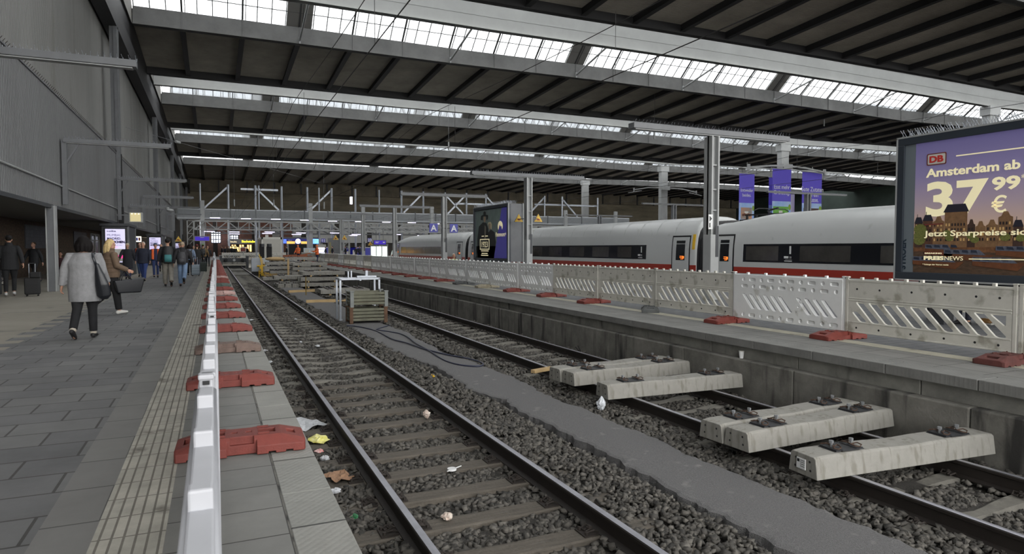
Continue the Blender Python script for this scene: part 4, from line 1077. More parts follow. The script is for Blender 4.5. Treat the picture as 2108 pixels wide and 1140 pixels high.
# timbers, rod, rusty debris on stacks
def simple(name, mb, m, loc, rz, label, cat, bevel=0, smooth=False):
    return tag(mb.build(name, m, loc=loc, rot=(0,0,rz), bevel=bevel, smooth=smooth), label, cat)
simple('timber_beam', MB().box(-.72,.72,-.07,.07,0,.13), M_timber, (4.27, 37.2, -.87), deg(14), 'fresh timber beam lying across the path behind the rusty rod', 'timber', .006)
simple('timber_beam', MB().box(-.62,.62,-.07,.07,0,.13), M_timber, (4.22, 29.75, -.87), deg(-6), 'fresh timber beam lying across the path in front of the rusty rod', 'timber', .006)
simple('timber_scraps', MB().box(-.5,.2,-.06,.06,0,.05).box(-.1,.5,.05,.16,.02,.07).box(-.3,.5,-.2,-.1,0,.04), M_timber, (5.5, 30.6, -.9), deg(12), 'loose timber scraps on the ballast left of the crates', 'timber')
simple('timber_post', MB().box(-.06,.06,-.04,.04,0,1.7), M_timber, (4.55, 47.0, -.9), 0, 'upright timber plank leaning in front of the sleeper stacks', 'timber')
t = thing('marker_rod', 'thin rusty yellow rod standing upright in the asphalt path', 'rod', (4.19, 34.67, -.88))
MB().cyl((0,0,0),(0,0,.95),.028,8).build('rod_shaft', mat('rusty_yellow', (120,100,48), .7, var=.4, vscale=9), t); MB().cyl((0,0,.95),(0,0,1.02),.05,8).build('rod_head', M_iron, t); MB().cyl((0,0,0),(0,0,.01),.16,12).build('base_disc', M_blackm, t)
simple('rusty_scrap_heap', MB().box(-.6,.6,-.2,.2,0,.08).box(-.4,.2,-.1,.15,.08,.2).bar((-.7,0,.05),(.5,.1,.3),.08), mat('rust_orange', (130,76,50), .8, var=.4, vscale=9), (6.8, 56.8, .80), deg(8), 'rusty steel parts heaped on top of the rear sleeper stack', 'scrap')
simple('rusty_scrap_heap', MB().box(-.5,.5,-.2,.2,0,.1).bar((-.5,0,.1),(.6,.1,.15),.1), MATS['rust_orange'], (5.6, 56.8, .80), deg(-8), 'rusty steel plates on the rear stack in front of the left worker', 'scrap')
simple('tarpaulin_bundle', MB().ell((0,0,.12),.75,.3,.16,14,8), M_timber, (4.35, 55.0, .55), 0, 'beige bundle lying on top of the left rear stack', 'bundle', smooth=True)
simple('black_tarpaulin', MB().ell((0,0,.18),.5,.35,.25,10,6).ell((.4,.1,.1),.4,.3,.16,10,6).ell((-.4,0,.1),.3,.3,.14,8,6), M_blackm, (4.9, 70, .0), 0, 'crumpled black tarpaulin heap beside the site container', 'tarpaulin', smooth=True)
simple('equipment_pallet', MB().box(-.9,.9,-.5,.5,-.9,0), M_roofdark, (4.9, 70, 0), 0, 'dark crate under the crumpled black tarpaulin', 'crate')
# track machine, white box and yellow tool
t = thing('track_grinder', 'pale grey machine box with a yellow hand grinding tool beside the near track', 'machine', (3.75, 63, -.93))
MB().box(-.75,.75,.2,.9,.35,1.55).build('machine_box', mat('machine_pale', (168,174,182), .5, var=.1), t, bevel=.03); MB().box(-.7,.7,.25,.85,0,.35).build('dark_base', M_blackm, t)
MB().box(.0,.45,-.3,0,0,.3).cyl((-.3,-.1,.85),(.35,-.1,.85),.08).bar((.1,-.1,.2),(.1,-.1,1.0),.18).bar((.1,-.1,1.0),(-.1,-.1,1.9),.08).bar((.25,-.1,.9),(.05,-.1,1.7),.06).box(-.1,.35,-.2,.05,.6,.8).build('yellow_tool', M_yellow, t)
t = thing('yellow_trestle', 'yellow steel frame on the ground left of the rear stacks', 'frame', (3.35, 58.8, -.92))
MB().box(0,1.8,0,.05,.3,.36).box(0,.06,0,.05,0,.6).box(.9,.96,0,.05,0,.45).box(1.75,1.8,0,.05,0,.4).bar((0,0,.6),(.5,0,.1),.06).build('frame_bars', M_yellow, t)
t = thing('machine_stack', 'dark upright tool racks in front of the container corner', 'rack', (4.55, 78, -.9))
for dx in (0, .75):
    MB().box(dx,dx+.55,0,.4,0,2.6).build('rack_body', M_blackm, t); MB().cyl((dx+.27,-.05,2.55),(dx+.27,-.05,2.9),.25).build('rack_lamp', M_steel_d, t)
MB().box(.5,.7,-.1,.1,.9,2.6).build('white_tank', M_offwhite, t)
t = thing('timber_pallet', 'ochre timber pallet with yellow beams at the left rear stack', 'pallet', (3.9, 60.5, -.92)); MB().box(0,1.6,0,.8,0,.3).build('pallet_beams', M_timber, t)
# track drain plate
simple('crossing_panel', MB().box(1.56,2.90,0,6.2,0,.12), M_conc_d, (0, 63.0, -.955), 0, 'dark rubber crossing panel between the rails far down the near track', 'crossing panel')
simple('crossing_panel', MB().box(1.56,2.90,0,4.0,0,.12), M_conc_d, (0, 76.0, -.955), 0, 'dark rubber crossing panel between the rails just before the buffer stop', 'crossing panel')

# ================================================================ MESH CRATES
M_crate = mat('crate_painted_rusty', (100,100,84), .7, var=.3, vscale=4, dirt=((84,58,38), 5, .60, (1,1,.3)))
M_crate_rust = mat('crate_rusty_post', (92,66,46), .75, var=.4, vscale=6)
M_crate_grey = mat('crate_grey_post', (120,124,122), .6, var=.2, vscale=5)
def crate(loc, rz, label, pm):
    t = thing('stacking_crate', label, 'crate', loc, rz); Lx, Ly, H = 1.16, .86, .51
    for nm, a in (('front_panel', 0), ('back_panel', 1)):
        y = -Ly/2 if a == 0 else Ly/2-.03; b = MB()
        for j in range(4): z = .07+j*.105; b.box(-Lx/2+.08, Lx/2-.08, y, y+.03, z, z+.085)
        b.box(-Lx/2+.08, Lx/2-.08, y-.02, y+.04, H-.02, H+.01) if False else None
        b.build('slatted_side', M_crate, t, bevel=.012)
    for s in (-1, 1):
        x = s*(Lx/2-.03) if s > 0 else -Lx/2; b = MB()
        for j in range(4): z = .07+j*.105; b.box(x, x+.03, -Ly/2+.08, Ly/2-.08, z, z+.085)
        b.build('slatted_side', M_crate, t, bevel=.012)
        for sy in (-1, 1):
            cx, cy_ = s*(Lx/2-.04), sy*(Ly/2-.04)
            MB().box(cx-.055, cx+.055, cy_-.055, cy_+.055, 0, H-.02).box(cx-.07, cx+.07, cy_-.07, cy_+.07, H-.03, H).build('corner_post', pm, t, bevel=.004)
    MB().box(-Lx/2+.05, Lx/2-.05, -Ly/2+.05, Ly/2-.05, .08, .1).build('crate_floor', M_crate_rust, t)
    return t
CX_, CY_ = 4.44, 21.3
crate((CX_, CY_, -.865), deg(-2), 'rusty slatted steel crate, lower one of the stacked two on the asphalt path', M_crate_rust)
crate((CX_+.02, CY_+.02, -.354), deg(-1), 'rusty slatted steel crate with grey corner posts, upper one of the stacked two', M_crate_grey)
t = thing('galvanised_rack', 'galvanised steel frame rack standing behind the two crates', 'rack', (4.4, 22.4, -.87))
for x in (-.66, .62): 
    for y in (-.4, .3): MB().box(x-.03, x+.03, y-.03, y+.03, 0, 1.36 if y < 0 else 1.36).build('rack_leg', M_galv, t)
MB().box(-.69,.65,-.43,-.37,1.33,1.39).box(-.69,.65,.27,.33,1.33,1.39).box(-.69,-.63,-.4,.3,1.33,1.39).box(.59,.65,-.4,.3,1.33,1.39).box(-.03,.03,-.4,.3,1.30,1.34).build('rack_frame', M_galv, t)
MB().box(-.05,.6,-.1,.05,1.39,1.45).box(-.35,-.31,-.05,.05,1.39,1.6).box(-.25,-.21,-.05,.05,1.39,1.62).box(.24,.32,-.06,.06,1.39,1.62).build('lifting_lugs', M_galv, t)
MB().box(-.70,-.60,-.42,-.36,0,.05).build('foot_bar', M_galv, t)
tag(MB().cyl((0,0,0),(0,0,.38),.006,6).cyl((-.1,0,.38),(0,0,.38),.004,6).build('thin_stake', M_iron, loc=(4.82, 19.5, -.87)), 'thin bent wire stake standing in the path before the crates', 'stake')
# cable
M_cable = mat('blue_black_cable', (38,42,62), .4)
pts = [(3.62,20.3),(3.9,19.9),(4.15,18.7),(4.16,16.8),(4.32,15.95),(4.42,14.9),(4.63,13.9),(4.90,13.1),(4.96,12.5),(4.8,12.2),(4.55,12.35),(4.4,12.75),(4.37,13.4),(4.46,14.6),(4.50,15.75),(4.62,16.9),(4.62,17.8),(4.35,18.6),(4.25,19.0),(4.5,19.4),(4.86,19.9)]
def cr(P, n=6):
    out = []; Q = [P[0]]+P+[P[-1]]
    for i in range(1, len(Q)-2):
        for j in range(n):
            t = j/n; a, b_, c, d = [Vector(q) for q in Q[i-1:i+3]]
            out.append(.5*((2*b_)+(-a+c)*t+(2*a-5*b_+4*c-d)*t*t+(-a+3*b_-3*c+d)*t**3))
    out.append(Vector(P[-1])); return out
tag(MB().tube([tuple(v) for v in cr([(x, y, -.845) for x, y in pts])], .017, 8).build('power_cable', M_cable, smooth=True), 'dark blue cable looped along the asphalt path in front of the crates', 'cable')

# ================================================================ LITTER
def crumple(name, m, loc, s, label, cat, h=.5, seed=1):
    r = random.Random(seed); b = MB(); b.ell((0,0,0), s[0], s[1], s[2], 12, 8)
    b.v = [(x*(1+r.uniform(-.3,.3)), y*(1+r.uniform(-.3,.3)), z*(1+r.uniform(-.4,.4))) for x, y, z in b.v]
    return tag(b.build(name, m, loc=loc), label, cat)
def sheet(name, m, loc, w, d, label, cat, seed=1, rz=0, amp=.02):
    r = random.Random(seed); n = 8; vs = []
    for j in range(n):
        for i in range(n): vs.append(((i/(n-1)-.5)*w+r.uniform(-.01,.01), (j/(n-1)-.5)*d+r.uniform(-.01,.01), amp*math.sin(i*1.3+seed)*math.cos(j*1.1)+amp*r.uniform(-.5,.5)))
    b = MB().add(vs, [(j*n+i, j*n+i+1, (j+1)*n+i+1, (j+1)*n+i) for j in range(n-1) for i in range(n-1)])
    o = b.build(name, m, loc=loc, rot=(0,0,rz)); s_ = o.modifiers.new('s','SOLIDIFY'); s_.thickness = .002
    return tag(o, label, cat)
M_paper = mat('newsprint', (188,190,194), .8, var=.35, vscale=25)
sheet('newspaper_sheet', M_paper, (1.05, 9.4, -.905), .42, .62, 'flat grey newspaper sheet lying between platform and rail', 'newspaper', 3, .5, .02)
crumple('yellow_wrapper', mat('yellow_wrapper_m', (214,206,60), .4, var=.3, vscale=20, rgb2=(230,226,180)), (1.16, 8.5, -.90), (.12,.17,.035), 'crumpled yellow and white plastic wrapper beside the rail', 'wrapper', seed=2)
sheet('paper_bag', mat('kraft_paper', (150,116,90), .8, var=.2, vscale=9), (1.16, 7.0, -.89), .22, .30, 'brown paper bag lying flat beside the rail', 'paper bag', 5, .3, .014)
crumple('plastic_bag', mat('clear_plastic', (206,210,216), .15, var=.3, vscale=20), (5.25, 8.4, -.84), (.06,.07,.10), 'small clear plastic bag on the ballast right of the asphalt path', 'plastic bag', seed=4)
crumple('tissue', mat('tissue_white', (200,194,184), .8, var=.3, vscale=20, rgb2=(176,150,138)), (1.86, 5.55, -.90), (.05,.06,.03), 'crumpled white tissue on the lowest ballast between the rails', 'tissue', seed=5)
crumple('tissue', MATS['tissue_white'], (2.72, 9.0, -.86), (.05,.06,.05), 'crumpled pinkish wrapper leaning on the inner side of the right rail', 'wrapper', seed=6)
tag(MB().cyl((-.1,-.05,0),(.1,.06,0),.006,6).cyl((-.03,0,-.01),(-.03,0,.01),.05,14).build('cup_lid_with_straw', M_white, loc=(2.35, 6.75, -.905)), 'white cup lid and straw lying on a wooden sleeper', 'lid')
crumple('tissue', M_paper, (1.12, 7.75, -.92), (.05,.05,.03), 'small white scrap just behind the brown paper bag', 'scrap', seed=8)
crumple('snack_wrapper', mat('red_wrapper', (180,70,66), .4, var=.5, vscale=30, rgb2=(210,200,196)), (1.10, 8.05, -.92), (.05,.06,.025), 'red and white snack wrapper between yellow wrapper and paper bag', 'wrapper', seed=9)
crumple('green_wrapper', mat('green_wrapper', (40,110,66), .4), (1.12, 5.95, -.93), (.035,.05,.02), 'small green wrapper beside the platform edge at the bottom', 'wrapper', seed=10)
crumple('tissue', M_paper, (1.05, 6.65, -.92), (.06,.05,.025), 'crumpled white paper in front of the brown paper bag', 'scrap', seed=11)
for i, (x, y) in enumerate(((1.0,12.1),(1.05,16.6),(.98,20.2),(1.1,24.0),(1.05,14.9),(1.15,28.0),(2.0,17.8),(2.3,16.9),(3.5,17.1),(3.42,26.5),(2.5,23.6),(7.5,15.2),(7.45,21.0),(3.75,12.0))):
    lab = ['white paper scrap beside the first rail just beyond the newspaper','pale paper scrap between platform and rail at mid distance','white bottle shaped scrap near the platform edge further up','far white scrap by the left platform edge','bent pale scrap beside the first rail in front of mid distance one','farthest white scrap by the left platform edge','crumpled white paper between the rails of the near track, right one','crumpled white paper between the rails of the near track, left one','white scrap on ballast left of the asphalt path','white scrap on the ballast near the timber beam','tiny white scrap between the rails beyond the paper pair','white scrap at the foot of the right platform wall','far white scrap by the right platform wall','small yellow scrap at the left edge of the asphalt path'][i]
    crumple('litter_scrap', M_paper if i != 13 else M_yellow, (x, y, -.925), (random.uniform(.03,.07), random.uniform(.05,.12), .025), lab, 'litter', seed=20+i)
t = thing('paper_cup', 'white paper cup standing on the ledge of the right platform wall', 'cup', (7.99, 8.42, -.33)); MB().tube([(0,0,0),(0,0,.11)], [.032,.043], 16).build('cup_body', M_white, t, smooth=False); MB().cyl((0,0,.11),(0,0,.125),.046,16).build('lid', M_offwhite, t)
tag(MB().tube([(0,0,0),(.02,0,.1),(-.04,.02,.18)], .012, 6).tube([(.06,0,0),(.08,0,.09),(.04,.05,.2)], .012, 6).build('bent_steel_bar', M_blackm, loc=(7.6, 13.2, -.95)), 'two bent black steel bars sticking up by the right platform wall', 'steel bar')
t = thing('shoe_pair', 'tan shoe of someone sitting behind the barrier under the large poster', 'shoe', (13.9, 8.05, 0)); MB().ell((0,0,.06),.06,.15,.06,10,6).build('shoe_upper', mat('tan_leather', (140,104,60), .6), t, smooth=True); MB().box(-.05,.05,-.15,.14,0,.025).build('sole', M_offwhite, t)

# ================================================================ LIGHT BEAMS AND POSTS
def light_beam(x0, x1, y, z, label, parent_cat='lamp beam', s=1):
    t = thing('lamp_beam', label, parent_cat, (x0, y, z)); L_ = x1-x0
    MB().box(0, L_, -.14, .14, -.02, .13).build('beam_housing', M_steel, t, bevel=.01); MB().box(.08, L_-.08, -.10, .10, -.045, -.02).build('diffuser', M_steel_l, t)
    b = MB(); k = 0; r = random.Random(int(y))
    x = .05
    while x < L_: 
        b.cyl((x,-.08,.13),(x+r.uniform(-.03,.03),-.14,.22),.004,4).cyl((x,.08,.13),(x+r.uniform(-.03,.03),.12,.22),.004,4); x += .12
    b.build('bird_spikes', M_galv, t); return t
for i, y in enumerate((15.2, 27.5, 39.7, 52.2, 64.5, 76.8)):
    lab = ['nearest','second','third','fourth','fifth','sixth'][i]
    p = thing('lamp_post', 'grey steel lamp post on the right platform, %s from the camera' % lab, 'lamp post', (13.2, y, 0))
    MB().box(-.14,-.09,-.17,.17,1.9,4.72).box(.09,.14,-.17,.17,1.9,4.72).box(-.14,.14,-.03,.03,1.9,4.72).build('upper_channels', M_steel_l, p)
    MB().box(-.15,.15,-.17,.17,0,1.9).build('lower_shaft', M_steel_l, p, bevel=.015); MB().box(.152,.158,-.1,.1,1.0,2.6).box(.02,.13,-.176,-.17,1.25,2.15).build('dark_plate', M_steel_d, p)
    b = MB()
    for z in (2.6,3.2,3.9): b.box(-.1,.1,-.12,.12,z-.02,z+.02)
    b.build('rungs', M_steel_l, p)
    light_beam(10.4, 16.1, y, 4.78, 'long grey lamp beam across the %s post of the right platform' % lab)
t = thing('platform_sign', 'small white sign with an arrow on the nearest lamp post', 'sign', (13.05, 15.0, 2.05)); MB().box(-.13,.02,-.02,0,0,.42).build('sign_plate', M_white, t); MB().prism([(-.10,.22),(-.01,.30),(-.10,.38)],0,.004,MY((0,-.024,0))).box(-.10,-.07,-.03,-.02,.05,.18).build('sign_mark', M_black, t)
# more far beams over the other platforms
for i, (px0, px1, py, Y_) in enumerate(((1576,1738,396,48),(1320,1448,420,66),(1165,1300,443,90))):
    x0, z, _ = at(px0, py, Y_); x1, _, _ = at(px1, py, Y_)
    p = thing('lamp_post', 'grey lamp post on a platform behind the train, %s from the right' % ORD[i], 'lamp post', ((x0+x1)/2, Y_, 0)); MB().box(-.28,-.1,-.2,.2,0,z).box(.1,.28,-.2,.2,0,z).build('post_channels', M_steel, p); MB().box(-.1,.1,-.1,.1,1,z-.5).build('post_web', M_steel_d, p)
    light_beam(x0, x1, Y_, z+.0, 'grey lamp beam seen above the train roof, %s from the right' % ORD[i])
LB = [(16.6,-5.0,-1.46),(29.2,-5.0,-1.46),(43.7,-4.9,-1.4),(58,-4.9,-1.4),(72.3,-4.9,-1.3),(86.6,-4.9,-1.3)]
for i, (y, xa, xb) in enumerate(LB):
    t = light_beam(xa, xb, y, 5.42, 'grey lamp beam reaching out from the left wall, %s from the camera' % ORD[i])
    MB().box(-.06,.1,-.09,.09,-2.3,.05).bar((.05,0,-.8),(.5,0,0),.06).build('wall_bracket', M_steel, t)
t = light_beam(-5.0, -2.9, 50, 4.2, 'lower grey arm with a dome lamp, between the third and fourth lamp beams'); MB().cyl((2.2,0,-.1),(2.2,0,.05),.1,12).ell((2.35,0,-.15),.22,.22,.1,12,6).build('dome_lamp', M_steel_l, t)
t = thing('lit_sign_box', 'small lit sign box with warm lamps hanging above the walkers', 'sign box', (-4.15, 41.0, 2.9))
MB().box(0,.64,0,.3,0,.54).build('sign_case', M_steel_l, t, bevel=.01); MB().box(.05,.55,-.02,0,.05,.5).build('lit_face', mat('warm_face', (190,180,140), .5, emit=(220,205,150), es=.10), t)
for k in range(3): MB().ell((.14+.16*k,-.03,.46),.03,.02,.02,8,6).build('spot_lamp', emis('warm_spot', (255,240,200), 1.0), t)
MB().box(-.6,0,.1,.16,.36,.42).build('side_arm', M_steel, t)
# kiosks with lit screens
M_scr = mat('lit_poster_white', (205,200,225), .3, emit=(200,195,235), es=.16)
M_ink = mat('poster_ink', (50,40,90), .5); M_pink = mat('poster_pink', (210,60,130), .5, emit=(210,60,130), es=.2)
def kiosk(x0, x1, y0, y1, z, sx0, sx1, label, full=True):
    t = thing('poster_kiosk', label, 'kiosk', (x0, y0, 0)); w_ = x1-x0; d = y1-y0
    MB().box(0, w_, .05, d, 0, z-.15).build('kiosk_body', M_steel_d, t, bevel=.02); MB().box(-.08, w_+.08, -.08, d+.1, z-.15, z).build('kiosk_roof', M_steel_d, t, bevel=.02)
    MB().box(w_-.05, w_+.04, 0, .15, 0, z-.15).box(w_-.05,w_+.04,d-.15,d,0,z-.15).build('corner_trim', M_steel, t)
    a = sx0-x0; c = sx1-x0; zt = z-.3; zb = .75
    MB().box(a-.06, c+.06, .0, .06, zb-.06, zt+.06).build('screen_frame', M_black, t)
    sc = MB().box(a, c, -.02, .0, zb, zt).build('poster_screen', M_scr, t)
    sw = c-a; fs = sw*.16
    for j, (s, sz, bo) in enumerate((('t-online.', fs*.9, .004), ('MUMBAI.', fs*1.12, 0), ('MADRID.', fs*1.12, .006), ('MÜNCHEN.', fs*1.12, .012), ('NEWS AUS ALLER WELT', fs*.45, 0), ('UND DER STADT', fs*.45, 0))):
        text('poster_text', s, sz, M_ink if j != 5 else M_pink, MY((a+sw*.08, -.03, zt-[.17,.42,.62,.82,.97,1.08][j]*sw*1.0)), sc, .002, bo)
    MB().prism(rrect(a+sw*.35, zb+.05, a+sw*.95, zb+(zt-zb)*.40, .05), 0, .01, MY((0,-.02,0))).build('phone_picture', M_offwhite, sc)
    MB().box(a+sw*.4, a+sw*.9, -.035, -.03, zb+(zt-zb)*.12, zb+(zt-zb)*.22).box(a+sw*.1, a+sw*.3, -.035, -.03, zb+.1, zb+.25).build('pink_block', M_pink, sc)
    return t
kiosk(-5.44, -4.2, 40.9, 44.4, 2.83, -5.26, -4.35, 'dark kiosk with a lit white poster, the largest and nearest one')
kiosk(-5.38, -4.2, 65.9, 70.0, 2.75, -5.17, -4.29, 'dark kiosk with a lit white poster, the middle one along the left wall')
kiosk(-5.05, -3.95, 104, 108, 2.5, -4.95, -4.15, 'small far kiosk with a lit poster behind the walkers')
t = thing('cash_machine_sign', 'small lit square sign with blue and red marks beside the largest kiosk', 'sign', (-4.45, 47, 1.9)); MB().box(0,.32,0,.1,0,.34).build('sign_box', mat('cream_lit', (225,220,200), .4, emit=(225,220,200), es=.4), t); MB().box(.05,.14,-.01,0,.07,.27).build('blue_mark', M_dbblue, t); MB().box(.17,.27,-.01,0,.07,.27).build('red_mark', M_red, t); MB().box(-.4,0,.02,.06,.15,.2).build('sign_arm', M_steel, t)
# litter bin with Abfaelle panel
t = thing('waste_station', 'dark waste bin with a white lettered panel by the brick wall', 'bin', (-8.3, 33.2, 0)); MB().box(-.45,.45,0,.5,0,1.05).build('bin_body', M_steel_d, t, bevel=.02); MB().box(.2,.42,-.02,0,.05,1.0).build('white_panel', M_offwhite, t)
text('panel_lettering', 'Abfälle', .2, M_black, MY((.38,-.025,.12)) @ Matrix.Rotation(PI/2, 4, 'Z'), t, .002, .004)
# bench with dark seat at left edge
def bench(loc, rz, label, L_=2.0):
    t = thing('platform_bench', label, 'bench', loc, rz)
    b = MB()
    for j in range(4): b.box(0, L_, j*.11, j*.11+.09, .44, .47)
    b.build('seat', M_steel_d, t); b = MB()
    for j in range(3): b.box(0, L_, .44, .47, .55+.11*j, .64+.11*j)
    b.build('backrest', M_steel_d, t)
    for x in (.2, L_-.25): MB().box(x, x+.06, .03, .40, 0, .44).box(x, x+.06, .40, .46, 0, .9).build('leg', M_steel_d, t)
    return t
bench((-8.0, 26.2, 0), 0, 'dark metal bench at the left edge of the photo', 1.8)
bench((-7.2, 38.5, 0), 0, 'dark bench in the shade behind the grey canopy column', 1.8)

# ================================================================ BILLBOARDS
def billboard(loc, W, H, z0, label, depth=.55):
    t = thing('poster_case', label, 'billboard', loc)   # local: x depth (+), y from 0 (far) to -W (near), z
    fr = MB(); f = .14
    fr.box(-.06, .10, -W, 0, z0, z0+f).box(-.06, .10, -W, 0, z0+H-f, z0+H).box(-.06, .10, -f, 0, z0+f, z0+H-f).box(-.06, .10, -W, -W+f, z0+f, z0+H-f)
    fr.build('dark_frame', mat('case_frame_dark', (44,50,58), .35), t, bevel=.008)
    MB().box(.1, depth, -W+.02, -.02, z0, z0+H).build('case_body', M_steel, t)
    MB().box(-.065, .0, -W-.03, -W, z0-.02, z0+H+.02).box(-.065,.0,0,.03,z0-.02,z0+H+.02).box(-.065,.1,-W-.03,.03,z0-.03,z0).box(-.065,.1,-W-.03,.03,z0+H,z0+H+.03).box(depth,depth+.05,-W-.03,.0,z0-.02,z0+H+.02).build('bright_edge', M_steel_l, t)
    for y in (-.8, -W+.8): MB().box(.12, .42, y-.12, y+.12, 0, z0).build('support_post', M_steel_d, t)
    b = MB(); y = -.05
    r = random.Random(3)
    while y > -W:
        for x in (.0, .2, .4): b.cyl((x, y, z0+H+.02), (x-.05, y+.06*r.choice((-1,1)), z0+H+.17), .004, 4)
        y -= .05
    b.build('bird_spikes', M_galv, t)
    return t
# --- big poster
W, H = 3.75, 2.85; t = billboard((12.9, 9.21, 0), W, H, .88, 'large travel poster in a dark frame with the price 37.99 in big cream figures')
z0 = .88+.14; z1 = .88+H-.14; yl = -.36; yr = -W+.14
def MPz(u, v, d=0): return MX((-.0-d, yl-u, z0+v))     # inside the case local frame
PWd = -(yr-yl); PH = z1-z0
cream = mat('poster_cream', (226,216,176), .5, emit=(226,216,176), es=.08)
MB().box(-.02,.1,-.14,yl,z0,z1).build('grey_margin', mat('case_margin', (104,112,118), .4), t)
m = bpy.data.materials.new('poster_sky_print'); m.use_nodes = True; nt = m.node_tree; tc = nt.nodes.new('ShaderNodeTexCoord'); sp = nt.nodes.new('ShaderNodeSeparateXYZ'); nt.links.new(tc.outputs['Generated'], sp.inputs[0]); rp = nt.nodes.new('ShaderNodeValToRGB')
nt.links.new(sp.outputs['Z'], rp.inputs[0]); e = rp.color_ramp.elements; e[0].position = .30; e[0].color = lin((180,152,126)); e[1].position = 1; e[1].color = lin((98,92,136))
e2 = rp.color_ramp.elements.new(.52); e2.color = lin((148,132,142)); e3 = rp.color_ramp.elements.new(.75); e3.color = lin((118,110,146))
bs = nt.nodes['Principled BSDF']; nt.links.new(rp.outputs[0], bs.inputs['Base Color']); nt.links.new(rp.outputs[0], bs.inputs['Emission Color']); bs.inputs['Emission Strength'].default_value = .06; bs.inputs['Roughness'].default_value = .45
poster = MB().box(-.02, .1, yr, yl, z0, z1).build('poster_sheet', m, t)
def art(polys, m, d, name): 
    b = MB()
    for p in polys: b.prism(p, 0, .0015, MX((-.02-d, yl, z0)))
    return b.build(name, m, poster)
# water and ground
art([[(0,0),(PWd,0),(PWd,.55),(0,.55)]], mat('print_canal', (86,66,50), .5, var=.5, vscale=9, stretch=(1,1,3)), .001, 'canal_picture')
art([[(0,.42),(PWd,.38),(PWd,.66),(0,.66)]], mat('print_quay', (120,80,50), .5, var=.5, vscale=14), .003, 'quay_picture')
r = random.Random(5); hs = []; x = .02
prof = [(.16,1.10,0),(.20,1.14,0),(.22,1.10,1),(.42,1.30,2),(.14,1.02,1),(.18,.98,1),(.20,1.0,1),(.24,1.14,1),(.16,.98,0),(.20,.94,1),(.24,.98,0),(.2,.9,1),(.22,.92,0),(.25,.88,1),(.2,.9,0),(.2,.9,1)]
tones = [mat('print_house_a', (92,62,46), .5, var=.3, vscale=12), mat('print_house_b', (128,96,66), .5, var=.3, vscale=12), mat('print_house_c', (70,50,42), .5, var=.3, vscale=12)]
groups = {0: [], 1: [], 2: []}; wins = []; roofs = []; lights = []
for i, (w_, h, g) in enumerate(prof):
    base = .50
    if g == 2: body = [(x, base), (x+w_, base), (x+w_, h-.12), (x, h-.12)]; roofs.append([(x-.03, h-.13), (x+w_+.03, h-.13), (x+w_-.04, h+.02), (x+.05, h+.02)])
    elif g == 1: body = [(x, base), (x+w_, base), (x+w_, h-.10), (x+w_*.8, h-.08), (x+w_*.65, h), (x+w_*.35, h), (x+w_*.2, h-.08), (x, h-.10)]
    else: body = [(x, base), (x+w_, base), (x+w_, h-.12), (x, h-.12)]; roofs.append([(x-.01, h-.12), (x+w_+.01, h-.12), (x+w_*.8, h), (x+w_*.2, h)]); roofs.append([(x+w_*.3, h-.02), (x+w_*.36, h-.02), (x+w_*.36, h+.06), (x+w_*.3, h+.06)])
    groups[[0,1,1][g] if i % 4 else 2].append(body)
    nx_ = max(2, int(w_/.06))
    for a in range(nx_):
        for c in range(4):
            wx = x+.02+(w_-.03)*a/nx_; wz = .62+.095*c
            if wz+.05 < h-.12: (wins if r.random() < .65 else lights).append([(wx, wz), (wx+.028, wz), (wx+.028, wz+.052), (wx, wz+.052)])
    x += w_+.005
for g in groups:
    for hp__ in groups[g]: art([hp__], tones[g], .005, 'house_picture')
art(roofs, mat('print_roof', (36,34,46), .5), .007, 'roof_picture'); art(wins, mat('print_window_dark', (40,32,32), .5), .008, 'window_picture'); art(lights, mat('print_window_light', (206,168,110), .5), .008, 'window_picture')
trees = []
for cx, cz, rr in ((.135,.86,.13),(.145,.73,.14),(.125,.64,.12),(.22,.80,.08),(.66,.76,.09),(.72,.68,.08),(1.12,.72,.09),(1.18,.64,.08),(1.7,.68,.09),(1.95,.66,.08),(2.3,.68,.1),(2.7,.66,.1)): trees.append(circ(cx, cz, rr, 11, rr*.8))
for ti__, tr__ in enumerate(trees): art([tr__], mat('print_tree', (112,116,58), .5, var=.5, vscale=30), .010+.0004*ti__, 'tree_picture')
art([[(.22,.935),(.59,.94),(.59,.965),(.22,.96)]], M_red, .011, 'red_awning_picture')
boats = []; cab = []
for bx, bz, bw in ((0.0,.16,1.0),(.62,.30,.9),(1.15,.16,.9),(1.55,.36,.9),(2.05,.20,.9),(.25,.40,.6)):
    boats.append([(bx, bz), (bx+bw*.85, bz-.08), (bx+bw, bz+.06), (bx, bz+.08)]); cab.append([(bx, bz+.08), (bx+bw*.85, bz+.05), (bx+bw*.72, bz+.15), (bx, bz+.16)])
art(boats, mat('print_boat_hull', (104,62,36), .5, var=.3, vscale=10), .012, 'boat_picture'); art(cab, mat('print_boat_cabin', (92,96,110), .5, var=.5, vscale=14), .013, 'boat_picture')
art([[(b_[0][0]+.02+.16*k, b_[0][1]+.02), (b_[0][0]+.14+.16*k, b_[0][1]+.01), (b_[0][0]+.12+.16*k, b_[0][1]+.06), (b_[0][0]+.02+.16*k, b_[0][1]+.07)] for b_ in cab for k in range(4)], mat('print_boat_window', (40,46,62), .4), .014, 'boat_window_picture')
